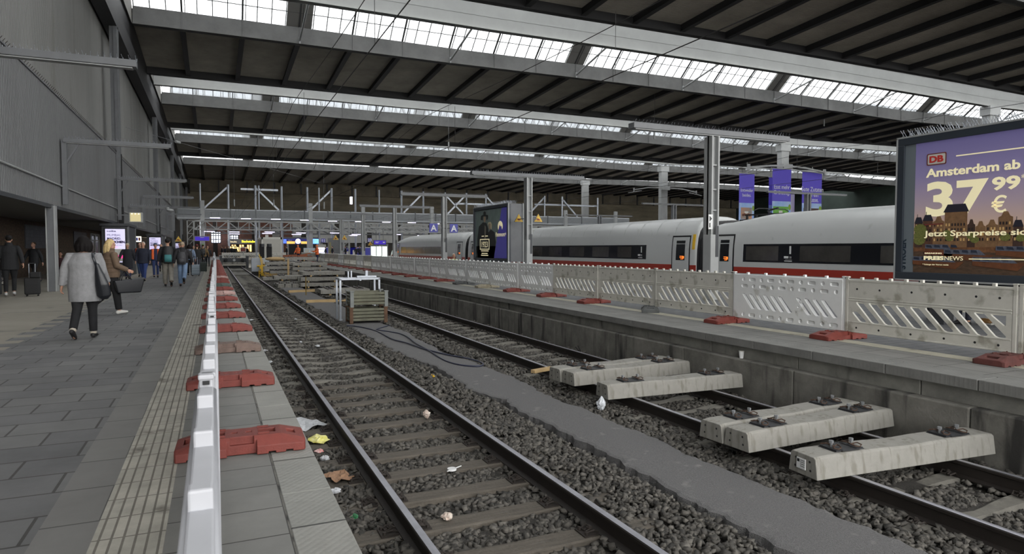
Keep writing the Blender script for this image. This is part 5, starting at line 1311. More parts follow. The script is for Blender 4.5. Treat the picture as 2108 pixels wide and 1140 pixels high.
def ptxt(s, u0, u1, v0, v1, m_, bold=.004, d=.018):
    o = text('poster_lettering', s, 1.0, m_, Matrix.Identity(4), poster, .002, 0)
    if bold:
        bpy.data.meshes.remove(o.data)
        tw = text('tmp', s, 1.0, m_, Matrix.Identity(4), None, .002, bold/(v1-v0)*.7); o = tw; o.name = 'poster_lettering'; o.parent = poster
    co_ = np.array([v.co[:] for v in o.data.vertices]); a, c = co_.min(0), co_.max(0)
    M = MX((-.02-d, yl-u0, z0+v0)) @ Matrix.Diagonal(((u1-u0)/(c[0]-a[0]), (v1-v0)/(c[1]-a[1]), 1, 1)) @ Matrix.Translation((-a[0], -a[1], 0))
    o.data.transform(M); o.data.name = 'poster_lettering'; return o
art([rrect(.235, 2.105, .62, 2.335, .03)], M_red, .012, 'logo_border'); art([rrect(.257, 2.125, .598, 2.315, .02)], M_offwhite, .014, 'logo_face')
ptxt('DB', .29, .565, 2.155, 2.285, mat('logo_red', (190,50,44), .5), .008, .017)
art([[(.80,2.22),(PWd,2.22),(PWd,2.242),(.80,2.242)]], cream, .012, 'rule_line')
ptxt('Amsterdam ab', .23, 1.91, 1.87, 2.04, cream, .007)
ptxt('3', .235, .76, 1.10, 1.78, cream, .03, .0035); ptxt('7', .82, 1.385, 1.10, 1.76, cream, .03, .0035)
ptxt('99', 1.445, 1.91, 1.52, 1.765, cream, .012, .0035); ptxt('*', 1.93, 1.985, 1.70, 1.77, cream, 0)
ptxt('€', 1.445, 1.70, 1.12, 1.435, cream, .004, .004)
ptxt('Jetzt Sparpreise sichern!', .225, 2.52, .68, .825, cream, .004, .02)
art([rrect(.235, .355, .60, .41, .004)], M_red, .016, 'red_label'); ptxt('BREAKING', .25, .585, .368, .398, cream, .001, .02)
ptxt('PREIS', .23, .625, .25, .33, cream, .006, .02); ptxt('NEWS', .64, .985, .25, .33, cream, 0, .02)
art([[(1.09,.272),(PWd,.272),(PWd,.29),(1.09,.29)]], cream, .018, 'rule_line')
ptxt('* Solange der Vorrat reicht', .21, .72, .14, .178, cream, 0, .02)
text('margin_lettering', 'STRÖER', .17, mat('margin_ink', (30,44,58), .5), MX((-.025, -.20, z0+.05)) @ Matrix.Rotation(PI/2, 4, 'Z') , t, .002, .006)
MB().box(-.02, -.018, yr, yl, z0, z1).build('poster_base', m, t) if False else None
# --- second poster
W, H = 4.6, 2.8; t = billboard((12.9, 33.6, 0), W, H, .85, 'film poster case with two dark figures and the number 1923', .72)
z0 = .85+.16; z1 = .85+H-.16; yl = -.30; yr = -W+.16; PWd = yl-yr; PH = z1-z0
MB().box(-.02,.1,-.14,yl,z0,z1).build('grey_margin', MATS['case_margin'], t)
poster = MB().box(-.02, .1, yr, yl, z0, z1).build('poster_sheet', mat('print_stormy_sky', (112,128,124), .5, var=.35, vscale=1.2), t)
M_dk = mat('print_dark_coat', (30,34,32), .6, var=.3, vscale=5); M_skinp = mat('print_skin', (168,142,116), .6, var=.2, vscale=9)
art([[(PWd*.60,0),(PWd,0),(PWd,PH),(PWd*.84,PH)]], mat('print_violet', (78,74,156), .5, emit=(80,74,170), es=.02), .002, 'violet_panel')
u = PWd
art([[(.0,0),(u*.60,0),(u*.66,.6),(.0,.6)],[(u*.05,0),(u*.04,.9),(u*.10,1.65),(u*.24,1.85),(u*.36,1.80),(u*.42,1.5),(u*.44,0)],[(u*.40,0),(u*.42,1.3),(u*.50,1.45),(u*.62,1.3),(u*.66,.8),(u*.60,0)]], M_dk, .004, 'coat_picture')
art([circ(u*.30, 2.02, .14, 14, .19), circ(u*.46, 1.62, .12, 14, .17)], M_skinp, .006, 'face_picture')
art([[(u*.20,2.16),(u*.40,2.13),(u*.41,2.19),(u*.34,2.22),(u*.34,2.36),(u*.30,2.42),(u*.26,2.36),(u*.26,2.24),(u*.20,2.21)],[(u*.17,2.0),(u*.235,1.95),(u*.24,2.2),(u*.18,2.2)],[(u*.36,1.95),(u*.41,2.0),(u*.41,2.2),(u*.36,2.2)]], M_dk, .008, 'hat_picture')
art([[(u*.40,1.65),(u*.42,1.82),(u*.50,1.84),(u*.54,1.7),(u*.53,1.45),(u*.49,1.5),(u*.49,1.74),(u*.44,1.76)]], mat('print_blond', (206,196,160), .6, var=.3, vscale=12), .008, 'hair_picture')
art([[(u*.29,.9),(u*.34,.9),(u*.345,1.6),(u*.30,1.7)]], mat('print_shirt', (120,116,104), .6), .007, 'shirt_picture')
art([[(u*.14,.42),(u*.46,.42),(u*.46,.98),(u*.14,.98)]], cream, .010, 'number_plate'); art([[(u*.16,.47),(u*.44,.47),(u*.44,.93),(u*.16,.93)]], M_dk, .012, 'number_plate')
text('poster_number', '1923', .42, cream, MX((-.02-.016, yl-u*.18, z0+.55)), poster, .001, .004, 'LEFT', 1.15)
for v, a, c in ((1.1,.20,.28),(1.1,.32,.41),(.33,.18,.43),(.20,.20,.40),(.10,.18,.42)):
    art([[(u*a,v),(u*c,v),(u*c,v+.05),(u*a,v+.05)]], cream, .012, 'small_text_row')
text('poster_lettering', 'Paramount+', .30, cream, MX((-.034, yl-u*.655, z0+1.08)), poster, .001, .003, 'LEFT', .88, .2)
art([[(px, pz) for px, pz in circ(u*.80, 1.58, u*.075, 20, .26)]], cream, .012, 'round_emblem')
art([[(u*.735,1.30),(u*.77,1.58),(u*.79,1.66),(u*.81,1.56),(u*.835,1.60),(u*.87,1.30)]], MATS['print_violet'], .014, 'emblem_peak')
# --- banners on the far hall column
M_ban = mat('banner_violet', (72,60,160), .55, emit=(72,60,160), es=.05); M_bsky = mat('banner_sky', (100,140,205), .6, var=.3, vscale=.5, rgb2=(180,200,220))
t = thing('banner_bracket', 'curved white metal bracket carrying the banners on a hall column', 'bracket', (78, 73.3, 12.6))
b = MB()
for s in (-1, 1):
    P_ = [(s*.8,0,1.1),(s*3.5,0,1.0),(s*7.6,0,.55)]; b.bar(P_[0], P_[1], .25); b.bar(P_[1], P_[2], .25); b.bar((s*7.6,0,.1),(s*7.6,0,1.0),.3)
    b.bar((s*.8,0,.7),(s*7.6,0,.3),.1)
b.build('bracket_arms', M_steel_l, t); MB().box(-.9,.9,-.1,.49,.7,1.4).build('bracket_collar', M_steel_l, t)
def banner(px0, px1, py0, py1, Y_, lines, label, scene_):
    x0, z1, _ = at(px0, py0, Y_); x1, z0, _ = at(px1, py1, Y_); z0 = 5.5; w_ = x1-x0; h = z1-z0
    t = thing('hanging_banner', label, 'banner', (x0, Y_, z0)); cloth = MB().box(0, w_, 0, .04, 0, h).build('banner_cloth', M_ban, t)
    MB().box(-.1, w_+.1, -.05, .1, h, h+.12).build('top_rod', M_steel_l, t)
    MB().cyl((w_*.5,0,h),(w_*.5,0,13.9-z0),.04).build('hanger', M_steel_l, t)
    MB().box(0, w_, -.01, 0, 0, h*.38).build('sky_picture', M_bsky, cloth)
    for j, s in enumerate(lines): text('banner_lettering', s, w_*.235, M_white, MY((w_/2, -.02, h*(.62-.105*j))), cloth, .002, .004, 'CENTER', .9)
    if scene_:
        bx0, bx1, bz = w_*scene_[1], w_*scene_[2], h*.28
        MB().box(bx0, bx1, -.03, -.01, h*.03, bz).build('square_packet_picture', scene_[0], cloth)
        MB().box((bx0+bx1)/2-.35, (bx0+bx1)/2+.35, -.04, -.03, h*.14, h*.2).build('packet_label_picture', M_offwhite, cloth)
        b = MB()
        for k in range(5): b.prism(circ(bx0+(bx1-bx0)*(.2+.15*k), h*(.12+.01*(k % 2)), .22, 8), 0, .01, MY((0,-.035,0)))
        b.build('nuts_picture', mat('print_nut', (96,52,30), .6), cloth)
        MB().prism(circ(w_*.93, h*.27, w_*.07, 9, h*.06), 0, .01, MY((0,-.03,0))).build('leaf_picture', mat('print_leaf', (120,150,50), .6), cloth)
    return t
banner(1519, 1550, 358, 445, 73.5, ['Entweder', 'beides.'], 'violet banner reading Entweder beides, left of the hall column', (mat('packet_orange', (186,120,66), .6, var=.3, vscale=.6, rgb2=(60,120,136)), .12, .85))
banner(1587, 1625, 348, 443, 72.4, ['Esst mehr', 'Grünzeug.'], 'violet banner reading Esst mehr Grünzeug in front of the hall column', (mat('packet_green', (92,156,52), .6), .05, .86))
banner(1648, 1688, 355, 442, 73.5, ['Gute Zutaten', 'sind ein', 'Mousse.'], 'violet banner reading Gute Zutaten sind ein Mousse, right of the hall column', (mat('packet_brown', (70,48,38), .6), .08, .85))
banner(1580, 1588, 366, 443, 75.6, [], 'narrow strip of a violet banner behind the middle banner', None)
x0, z1, _ = at(1622, 400, 75.4); tag(MB().box(0, 1.1, 0, .1, 0, z1-5).build('pale_banner_back', mat('pale_back', (196,190,200), .6), loc=(x0, 75.4, 5)), 'pale narrow banner back seen right of the middle banner', 'banner')
t = thing('banner_bracket', 'empty curved bracket on the farther hall column', 'bracket', (78, 102.4, 11.3))
b = MB()
for s in (-1, 1): b.bar((s*.8,0,1.6),(s*4,0,1.5),.2); b.bar((s*4,0,1.5),(s*7.2,0,1.0),.2); b.bar((s*7.2,0,.6),(s*7.2,0,1.3),.2); b.bar((s*5.5,0,.9),(s*8.5,0,.4),.12)
b.build('bracket_arms', M_steel_l, t); MB().box(-.9,.9,-.1,.39,1.2,1.9).build('bracket_collar', M_steel_l, t)

# ================================================================ TRAIN
M_tr = mat('train_white', (180,182,182), .28, var=.05, vscale=.3, dirt=((148,148,143), 1.5, .66)); M_trred = mat('train_red_stripe', (152,44,30), .35); M_trsk = mat('train_lower_grey', (128,126,114), .45, var=.1)
M_trwin = mat('train_window_band', (16,18,24), .18); M_pane = mat('train_window_pane', (66,64,62), .12, var=.4, vscale=1.2); M_trrubber = mat('train_black_gasket', (14,14,18), .5)
M_orange = mat('orange_display', (230,120,50), .5, emit=(240,120,40), es=.2)
CXT = 20.15
def tsec(y, s=1.0, wz=1.0, roof=2.88):
    P = [(-1.36,-.42),(-1.43,-.1),(-1.45,.5),(-1.45,1.0),(-1.43,1.6),(-1.36,2.1),(-1.25,2.42),(-1.05,2.66),(-.75,2.80),(-.35,2.87),(0,2.88),(.35,2.87),(.75,2.80),(1.05,2.66),(1.25,2.42),(1.36,2.1),(1.43,1.6),(1.45,1.0),(1.45,.5),(1.43,-.1),(1.36,-.42)]
    return [(x*wz, y, (-.42+(z+.42)*s*(roof+.42)/3.3)) for x, z in P]
def side_x(z):
    return np.interp(z, [-.42,-.1,.5,1.0,1.6,2.1,2.42], [-1.36,-1.43,-1.45,-1.45,-1.43,-1.36,-1.25])
def strip(y0, y1, z0, z1, off, m, name, par, n=2):
    b = MB(); R = []
    for y in (y0, y1):
        zs = [z0+(z1-z0)*i/n for i in range(n+1)]
        R.append([(side_x(z)-off, y, z) for z in zs]+[(side_x(z)+.02, y, z) for z in zs[::-1]])
    b.rings(R); return b.build(name, m, par)
def car(y0, y1, label, band, panes, doors, nose=False, text1=None, roofdip=None):
    t = thing('train_carriage', label, 'train carriage', (CXT, 0, 0))
    ys = [y0, y0+.15]+[y0+.15+(y1-y0-.3)*i/10 for i in range(1, 10)]+[y1-.15, y1]
    if nose:
        N_ = 70.9
        R = [tsec(y0, .97, .97), tsec(y0+.12)]+[tsec(yy) for yy in np.linspace(y0+2, N_-3, 8)]
        for yy, s, w_ in ((N_-1, .985, 1),(N_+.8,.95,.995),(N_+2.4,.90,.98),(N_+3.8,.82,.95),(N_+5.0,.70,.90),(N_+6.0,.56,.82),(N_+6.8,.42,.70),(N_+7.3,.30,.5),(N_+7.5,.24,.3)): R.append(tsec(yy, s, w_))
    else:
        R = [tsec(y0, .97, .97), tsec(y0+.12)]+[tsec(yy) for yy in np.linspace(y0+.5, y1-.5, 14)]+[tsec(y1-.12), tsec(y1, .97, .97)]
    if roofdip:
        R2 = []
        for sec in R:
            y = sec[0][1]; k = np.clip((y-roofdip[0])/(roofdip[1]-roofdip[0]), 0, 1)
            R2.append([(x, yy, z if z < 2.3 else z-(.30*k)*(z-2.3)/.58) for x, yy, z in sec])
        R = R2
    MB().rings(R).build('carriage_body', M_tr, t, smooth=True)
    # roof panel seams
    b = MB(); y = y0+1.5
    ye = (y1 if not nose else 68)
    while y < ye-1:
        Rr = []
        for yy in (y, y+.05): Rr.append([(x*1.003, yy, z+.012) for x, yy_, z in tsec(yy)[5:16]])
        b.rings(Rr, caps=False, closed=False); y += 1.35
    b.build('roof_ribs', mat('roof_rib_grey', (168,172,170), .4), t) if not roofdip else None
    strip(y0+.02, (y1 if not nose else 75.5)-.02, .54, .78, .004, M_trred, 'red_stripe', t)
    strip(y0+.02, (y1 if not nose else 74)-.02, -.40, .50, .004, M_trsk, 'lower_skirt', t, 4)
    for a, c in band: strip(a, c, .98, 1.66, .006, M_trwin, 'window_band', t)
    for a, c in panes: 
        w_ = strip(a, c, 1.05, 1.58, .010, M_pane, 'window_pane', t)
    for a, c in doors:
        fr = MB()
        d = strip(a, c, -.30, 2.06, .010, M_trrubber, 'door', t, 8)
        strip(a+.07, c-.07, -.30, 1.99, .018, M_tr, 'door_leaf', d, 8)
        mid = (a+c)/2; wi = (c-a)*.24
        strip(mid-wi, mid+wi, .98, 1.84, .024, M_trwin, 'door_window', d)
        for j in range(3): strip(mid-wi*.7, mid+wi*(.1 if j else -.1), 1.02+.06*j, 1.05+.06*j, .028, M_orange, 'door_display', d)
        strip(mid+wi*-.1+.1, mid+wi*.6, 1.04, 1.14, .028, M_orange, 'door_display', d) if False else None
        strip(mid-wi*.9+.0, mid-wi*.5, 1.06, 1.16, .028, M_orange, 'door_display', d)
    if text1:
        for ty, cn in text1:
            text('class_number', '1', .40, M_white, MX((side_x(1.4)-.012, ty+.10, 1.30)), t, .001, .006, 'LEFT', 1.5)
            text('coach_number', cn, .10, M_white, MX((side_x(1.15)-.014, ty-.02, 1.14)), t, .001, .002)
            MB().box(side_x(1.15)-.014, side_x(1.15)-.01, ty+.02, ty+.22, 1.14, 1.22).box(side_x(1.1)-.014, side_x(1.1)-.01, ty-.14, ty+.16, 1.09, 1.095).box(side_x(1.1)-.014, side_x(1.1)-.01, ty-.14, ty+.2, 1.03, 1.06).build('seat_icon', M_white, t)
    for s in (y0+3, (y1 if not nose else 70)-4):
        MB().box(-.8,.8,s-1,s+1,-.85,-.3).build('bogie', M_blackm, t)
    return t
car(-6.2, 21.6, 'nearest train carriage, its window band with a large figure 1', [(-5, 19.70)], [(17.95, 19.55), (14.95, 16.98), (11.8, 13.9), (8.6,10.8), (5.4,7.6)], [(20.20, 21.25)], text1=[(17.45, '11')], roofdip=(18.9, 20.6))
car(22.45, 50.3, 'middle train carriage, partly hidden by the film poster case', [(26.02, 47.2)], [(27.25,28.45),(29.3,30.9),(31.8,33.45),(34.4,36.0),(36.95,38.9),(40,41.9),(43,45)], [(22.85, 24.10), (48.6, 49.7)], text1=[(26.45, '12')])
car(50.95, 77, 'farthest train carriage with the sloping nose', [(56.9, 71.3)], [(57.6,59.6),(60.2,62.4),(63,65.4),(66,68.4),(69,71)], [(51.6, 53.1), (72.0, 73.0)], nose=True)
# windscreen of the nose
cb = [o for o in bpy.data.objects if o.name.startswith('train_carriage') and 'nose' in o.get('label','')][0]
R = []
for yy, z0_, z1_, w_ in ((73.6,1.0,1.75,.97),(75.0,.95,1.6,.93),(76.2,.85,1.22,.84),(77.2,.72,.85,.68)):
    R.append([(-1.45*w_-.01, yy, z0_), (-1.40*w_-.03, yy, z1_), (-1.2*w_, yy, z1_), (-1.25*w_, yy, z0_)])
MB().rings(R).build('windscreen', M_trwin, cb)
# gangways
for i, (a, c) in enumerate(((21.6, 22.45), (50.3, 50.95))):
    b = MB(); R = []
    n = 8
    for k in range(n+1):
        yy = a+(c-a)*k/n; f = .93 if k % 2 else .97; R.append([(x*f, yy, -.42+(z+.42)*.97*f) for x, _, z in tsec(yy)])
    t = thing('carriage_gangway', 'black folding gangway between the %s carriages' % ['nearest and middle', 'middle and farthest'][i], 'gangway', (CXT, 0, 0)); b.rings(R).build('bellows', M_trrubber, t)
strip_t = [o for o in bpy.data.objects if o.name.startswith('train_carriage') and 'middle' in o.get('label','')][0]
strip(22.55, 22.72, 1.45, 2.1, .012, M_yellow, 'yellow_strip', strip_t)
t = thing('pantograph_gear', 'black pantograph and insulators on the lowered train roof', 'roof gear', (CXT, 19.6, 2.6))
MB().box(-.7,.7,-1.2,1.1,-.02,.06).build('gear_base', M_blackm, t)
b = MB()
for y in (-.9,-.3,.4,.9): b.cyl((-.5,y,.06),(-.5,y,.22),.05,8).cyl((.3,y,.06),(.3,y,.22),.05,8)
b.build('insulator', M_blackm, t)
MB().bar((-.5,-1.0,.22),(-.5,1.0,.24),.05).bar((-.6,-.6,.1),(.2,.5,.40),.05).bar((.2,.5,.40),(-.4,-.6,.45),.05).tube([(-.9,.1,.38),(-.7,.1,.46),(.7,.1,.46),(.9,.1,.38)],.02,6).build('folded_arm', M_blackm, t)
struct(MB().box(18.7,21.6,-8,91,-1.0,-.88).build('floor_far_trackbed', M_bed)) 
for i, x in enumerate((19.4, 20.9)): rail(x, -7.5, 79, 'steel rail under the train, %s one' % ['near','far'][i]).location = (x, -7.5, -1.02)

# ================================================================ WIRES
M_wire = mat('overhead_wire', (40,38,38), .5)
def wire(x, y0, y1, z, r, label, sag=0):
    n = max(2, int((y1-y0)/2)); pts = [(0, (y1-y0)*i/n, -sag*math.sin(PI*((i*2*(y1-y0)/n) % 56)/56)) for i in range(n+1)]
    t = thing('overhead_wire', label, 'wire', (x, y0, z)); MB().tube(pts, r, 5).build('wire_strand', M_wire, t); return t
for x, nm in ((2.25, 'the near track'), (6.5, 'the second track'), (20.15, 'the train'), (24.6, 'the track beyond the train')):
    c = wire(x, -7, 92, 4.55, .009, 'lower contact wire above '+nm)
    m_ = wire(x, -7, 92, 5.9, .008, 'upper carrier wire above '+nm, .5)
    y = 10
    while y < 90: MB().cyl((0, y+7, 0), (0, y+7, 1.1), .005, 4).build('dropper', M_wire, c); y += 8.5
# span wire from the left wall
def span(a, c, label, ins=None):
    t = thing('span_wire', label, 'wire', a); d = Vector(c)-Vector(a); MB().cyl((0,0,0), tuple(d), .014, 5).build('wire_strand', M_steel, t)
    if ins: 
        p = d*ins; q = d*(ins+.012); MB().cyl(tuple(p), tuple(q), .09, 8).build('insulator', M_steel_l, t)
    return t
span((-4.6, 45, 8.6), (14.5, 100, 11.0), 'long slack span wire running from the left wall into the hall', .12)
for i, (px, pt, pb, Y_) in enumerate(((620,243,300,88),(484,330,425,96),(565,365,425,96),(924,250,310,74),(1690,210,262,60),(1344,238,288,60),(833,260,285,100),(668,380,430,92))):
    x, z1_, _ = at(px, pt, Y_); _, z0_, _ = at(px, pb, Y_)
    t = thing('hanging_rod', 'thin vertical hanger wire with a small insulator, %s of those scattered under the roof' % ORD[i], 'hanger wire', (x, Y_, z0_)); MB().cyl((0,0,0),(0,0,19.2-z0_),.02,5).build('rod', M_steel, t); MB().cyl((0,0,0),(0,0,.9),.09,8).build('insulator', M_steel_l, t)

# ================================================================ PEOPLE
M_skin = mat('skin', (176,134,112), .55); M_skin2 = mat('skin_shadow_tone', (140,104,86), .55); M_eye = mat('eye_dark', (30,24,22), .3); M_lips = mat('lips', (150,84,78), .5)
def cloth(n, c, v=.2): return mat(n, c, .85, var=v, vscale=9, bump=.15, bscale=40)
def rot2(v, a):  # rotate about x axis (forward swing): v=(x,y,z)
    return Vector((v[0], v[1]*math.cos(a)-v[2]*math.sin(a), v[1]*math.sin(a)+v[2]*math.cos(a)))
PCOUNT = 0
def person(label, x, y, h, rz, coat=(40,42,46), legs=(40,44,56), shoes=(24,24,26), hair='short', haircol=(60,46,36), hat=None, coat_len=.86, wide=1.0,
           legL=(20,5), legR=(-18,25), armL=(-15,15,12), armR=(15,20,12), head=0, tilt=0, sit=None, vox=.016, sleeve_m=None, vest=None, boot=None, flare=1.0, legw=1.0, face=True, z=0, group=None, collar=None, lean=0, hand_skin=None, bare_hat=None, coatname=None):
    s = h/1.75
    mc = sleeve_m or cloth('coat_%d_%d_%d' % coat, coat); mt = cloth('trousers_%d_%d_%d' % legs, legs); ms = mat('shoe_%d_%d_%d' % shoes, shoes, .6)
    mh = mat('hair_%d_%d_%d' % haircol, haircol, .7, var=.3, vscale=30, spec=.15)
    d2r = math.radians
    hip_z = .93; J = {}
    def leg(side, a, k):
        hp = Vector((side*.095, 0, hip_z)); th = rot2((0,0,-.45), d2r(a)); kn = hp+th; sh = rot2((0,0,-.42), d2r(a-k)); an = kn+sh
        return hp, kn, an, d2r(a-k)
    Ls = {-1: leg(-1, *legL), 1: leg(1, *legR)}
    low = min(v[2].z-.085*abs(math.cos(v[3])) - .02 for v in Ls.values())
    lowv = []
    for sd, (hp, kn, an, fa) in Ls.items():
        toe = an+rot2((0,.17,-.06), fa); heel = an+rot2((0,-.05,-.075), fa); lowv += [toe.z-.028, heel.z-.02]
    dz = -min(lowv)+.0 if sit is None else sit-hip_z+.09
    off = Vector((0,0,dz))
    ln = d2r(lean)
    def up(v):  # lean the upper body about the hips
        v = Vector(v); q = v-Vector((0,0,hip_z)); q = rot2(q, -ln); return q+Vector((0,0,hip_z))+off
    Ls = {k: tuple(p+off for p in v[:3])+(v[3],) for k, v in Ls.items()}
    def arm(side, a, o_, e):
        sh = Vector((side*.185*wide**.5, 0, 1.425)); 
        u = rot2((0,0,-.29), d2r(a)); u = Vector((side*math.sin(d2r(o_))*.29, u.y, u.z*math.cos(d2r(o_))))
        el = sh+u; f = rot2((0,0,-.25), d2r(a+e)); f = Vector((side*math.sin(d2r(o_*.6))*.25, f.y, f.z*math.cos(d2r(o_*.6))))
        wr = el+f; fd = f.normalized(); return up(sh), up(el), up(wr), (up(wr)-up(el)).normalized()
    As = {-1: arm(-1, *armL), 1: arm(1, *armR)}
    root_loc = (x, y, z)
    hc = up((0, .015, 1.635)); HR = Matrix.Rotation(d2r(head), 3, 'Z') @ Matrix.Rotation(d2r(tilt), 3, 'X')
    H4 = HR.to_4x4()
    def hp_(v): return tuple(hc+HR @ Vector(v))
    # ---- continuous body
    b = MB()
    b.ell(hc+HR @ Vector((0,0,.02)), .076, .095, .105, 16, 12, H4); b.ell(hc+HR @ Vector((0,.022,-.055)), .056, .066, .062, 12, 8, H4)
    b.tube([hp_((0,.088,.03)), hp_((0,.112,-.012)), hp_((0,.098,-.022))], [.009,.016,.012], 6)
    b.ell(hc+HR @ Vector((0,.083,.04)), .045,.014,.012, 8, 6, H4)
    b.ell(hc+HR @ Vector((0,.082,-.058)), .026,.012,.010, 8, 6, H4)
    for sd in (-1, 1): b.ell(hc+HR @ Vector((sd*.078,-.005,.0)), .014,.024,.034, 8, 6, H4)
    b.tube([up((0,0,1.36)), up((0,.0,1.46)), up((0,.01,1.56)), tuple(hc)], [.09,.056,.052,.05], 12)
    b.tube([up((0,0,hip_z-.06)), up((0,0,1.05)), up((0,0,1.2)), up((0,0,1.35)), up((0,0,1.44))], [(.13,.09),(.12,.085),(.13,.09),(.15,.095),(.09,.06)], 14)
    for sd in (-1, 1):
        sh, el, wr, fd = As[sd]; b.tube([up((0,0,1.40)), sh, el, (el+wr)/2, wr], [.05,.048,.037,.034,.025], 10)
        # hand: palm, five bent fingers
        side = Vector((sd,0,0)); inn = fd.cross(Vector((1,0,0)))
        if inn.length < .1: inn = Vector((0,1,0))
        inn.normalize(); spread = inn; palm_n = -side
        b.tube([wr, wr+fd*.04, wr+fd*.09], [(.018,.025),(.020,.038),(.016,.038)], 10)
        for fi, (o_, L_) in enumerate(((-.030,.060),(-.010,.074),(.011,.078),(.031,.068))):
            p0 = wr+fd*.085+spread*(-o_); p1 = p0+fd*L_*.45+palm_n*.006; p2 = p1+fd*L_*.32+palm_n*.018; p3 = p2+fd*L_*.18+palm_n*.022
            b.tube([p0, p1, p2, p3], [.0092,.0088,.008,.0065], 6)
        p0 = wr+fd*.03+spread*.03; p1 = p0+fd*.03+spread*.022+palm_n*.01; p2 = p1+fd*.03+spread*.004+palm_n*.012; b.tube([p0, p1, p2], [.013,.010,.008], 6)
        hp, kn, an, fa = Ls[sd]; b.tube([hp+Vector((0,0,.03)), (hp+kn)/2, kn, kn+(an-kn)*.3, an], [.078,.068,.052,.05,.034], 10)
        b.tube([an, an+rot2((0,.05,-.05), fa), an+rot2((0,.14,-.07), fa)], [.03,.034,.024], 8)
    sc = lambda mb: setattr(mb, 'v', [(p[0]*s, p[1]*s, p[2]*s) for p in mb.v])
    sc(b); body = b.build('person', hand_skin or M_skin, loc=root_loc, rot=(0,0,rz), smooth=True); remesh(body, .0085 if vox <= .012 else (.012 if vox < .02 else .015), 1)
    for p in body.data.polygons: p.use_smooth = True
    tag(body, label, 'person', group)
    def part(mb, name, m, v=None, sm=2, mesh_only=False):
        sc(mb); o = mb.build(name, m, smooth=True)
        if not mesh_only: remesh(o, v or vox, sm)
        for p in o.data.polygons: p.use_smooth = True
        o.data.materials.clear(); o.data.materials.append(m); o.parent = body; return o
    # ---- coat
    b = MB(); zb = coat_len; w_ = wide
    secs = [(1.475,.085,.07),(1.44,.165,.10),(1.38,.195,.118),(1.28,.195,.128),(1.15,.18,.125),(1.02,.185,.13),(.92,.195,.135)]
    secs = [q for q in secs if q[0] > zb+.03]+[(zb, (.195 if zb > .8 else .20*flare), (.14 if zb > .8 else .155*flare))]
    if sit is not None: secs = [q for q in secs if q[0] > .9]
    b.tube([up((0,0,q[0])) for q in secs], [(q[1]*(w_ if q[0] < 1.3 else 1+(w_-1)*.35), q[2]*(w_**1.2 if q[0] < 1.3 else w_**.6)) for q in secs], 18)
    for sd in (-1, 1):
        sh, el, wr, fd = As[sd]; k = (1+w_)/2
        b.tube([up((sd*.07,0,1.42)), sh+Vector((0,0,-.025)), (sh+el)/2, el, wr+fd*.0], [.055,.072*k,.068*k,.062*k,.048*k], 12)
    if collar: b.tube([up((0,-.01,1.43)), up((0,0,1.50)), up((0,.005,1.55))], [.10,.098,.092], 14)
    c = part(b, coatname or 'coat', mc)
    # ---- trousers
    b = MB()
    b.tube([Vector((0,0,1.0))+off, Vector((0,0,.93))+off, Vector((0,0,.86))+off], [(.155*w_,.105*w_),(.165*w_,.115*w_),(.15*w_,.10*w_)], 14)
    for sd in (-1, 1):
        hp, kn, an, fa = Ls[sd]; e = an+(kn-an)*.06
        b.tube([hp, (hp+kn)/2, kn, (kn+an)/2, e], [.092*w_,.084*w_,.066*legw,.060*legw,.055*legw], 12)
    part(b, 'trousers', mt)
    for sd in (-1, 1):
        hp, kn, an, fa = Ls[sd]; b = MB()
        b.tube([an+rot2((0,-.075,-.045), fa), an+rot2((0,-.04,-.04), fa), an+rot2((0,.04,-.04), fa), an+rot2((0,.12,-.055), fa), an+rot2((0,.19,-.062), fa)], [(.028,.03),(.040,.045),(.043,.042),(.042,.032),(.026,.02)], 12)
        b.tube([an, an+rot2((0,-.01,-.05), fa)], [.042,.044], 10)
        part(b, 'shoe', ms, .010, 1)
    if boot:
        for sd in (-1, 1):
            hp, kn, an, fa = Ls[sd]; b = MB(); d_ = (kn-an).normalized(); b.tube([an-d_*.02, an+d_*.06, an+d_*.17], [(.052,.056),(.052,.054),(.06,.06)], 12); part(b, 'boot_shaft', boot, .010, 1)
    # ---- hair
    if hair == 'long':
        b = MB(); b.ell(hc+HR @ Vector((0,-.016,.035)), .095,.108,.108, 14, 10, H4)
        for k in range(7):
            a = PI*(-.10+1.2*k/6); px, py = .085*math.cos(a), -.02-.085*math.sin(a)
            b.tube([hp_((px*.8, py*.6, .06)), hp_((px*1.15, py*1.1, -.04)), hp_((px*1.2, py*1.15-.01, -.13)), hp_((px*1.1, py*1.1-.015, -.20-.02*(k % 3)))], [.04,.042,.036,.016], 8)
        part(b, 'hair', mh, .012, 1)
        # keep the face free: hair sits behind y>0.05
    elif hair == 'short':
        b = MB(); b.ell(hc+HR @ Vector((0,-.022,.04)), .083,.094,.096, 14, 10, H4); part(b, 'hair', mh, .011, 1)
    elif hair == 'bob':
        b = MB(); b.ell(hc+HR @ Vector((0,-.025,.02)), .105,.105,.115, 14, 10, H4)
        for k in range(7):
            a = PI*(-.05+1.1*k/6); px, py = .09*math.cos(a), -.02-.08*math.sin(a)
            b.tube([hp_((px*.9, py*.7, .03)), hp_((px*1.2, py*1.1, -.06)), hp_((px*1.25, py*1.15, -.15))], [.045,.042,.02], 8)
        part(b, 'hair', mh, .012, 1)
    if hat:
        kind, hcx = hat; mhat = mat('hat_%d_%d_%d' % hcx, hcx, .8, var=.1)
        b = MB(); b.ell(hc+HR @ Vector((0,-.01,.055)), .09,.102,.088, 14, 10, H4)
        if kind == 'cap' or kind == 'helmet': b.tube([hp_((0,.06,.07)), hp_((0,.12,.062)), hp_((0,.16,.052))], [(.07,.012),(.065,.01),(.04,.008)], 12)
        part(b, 'cap' if kind != 'beanie' else 'beanie', mhat, .010, 1)
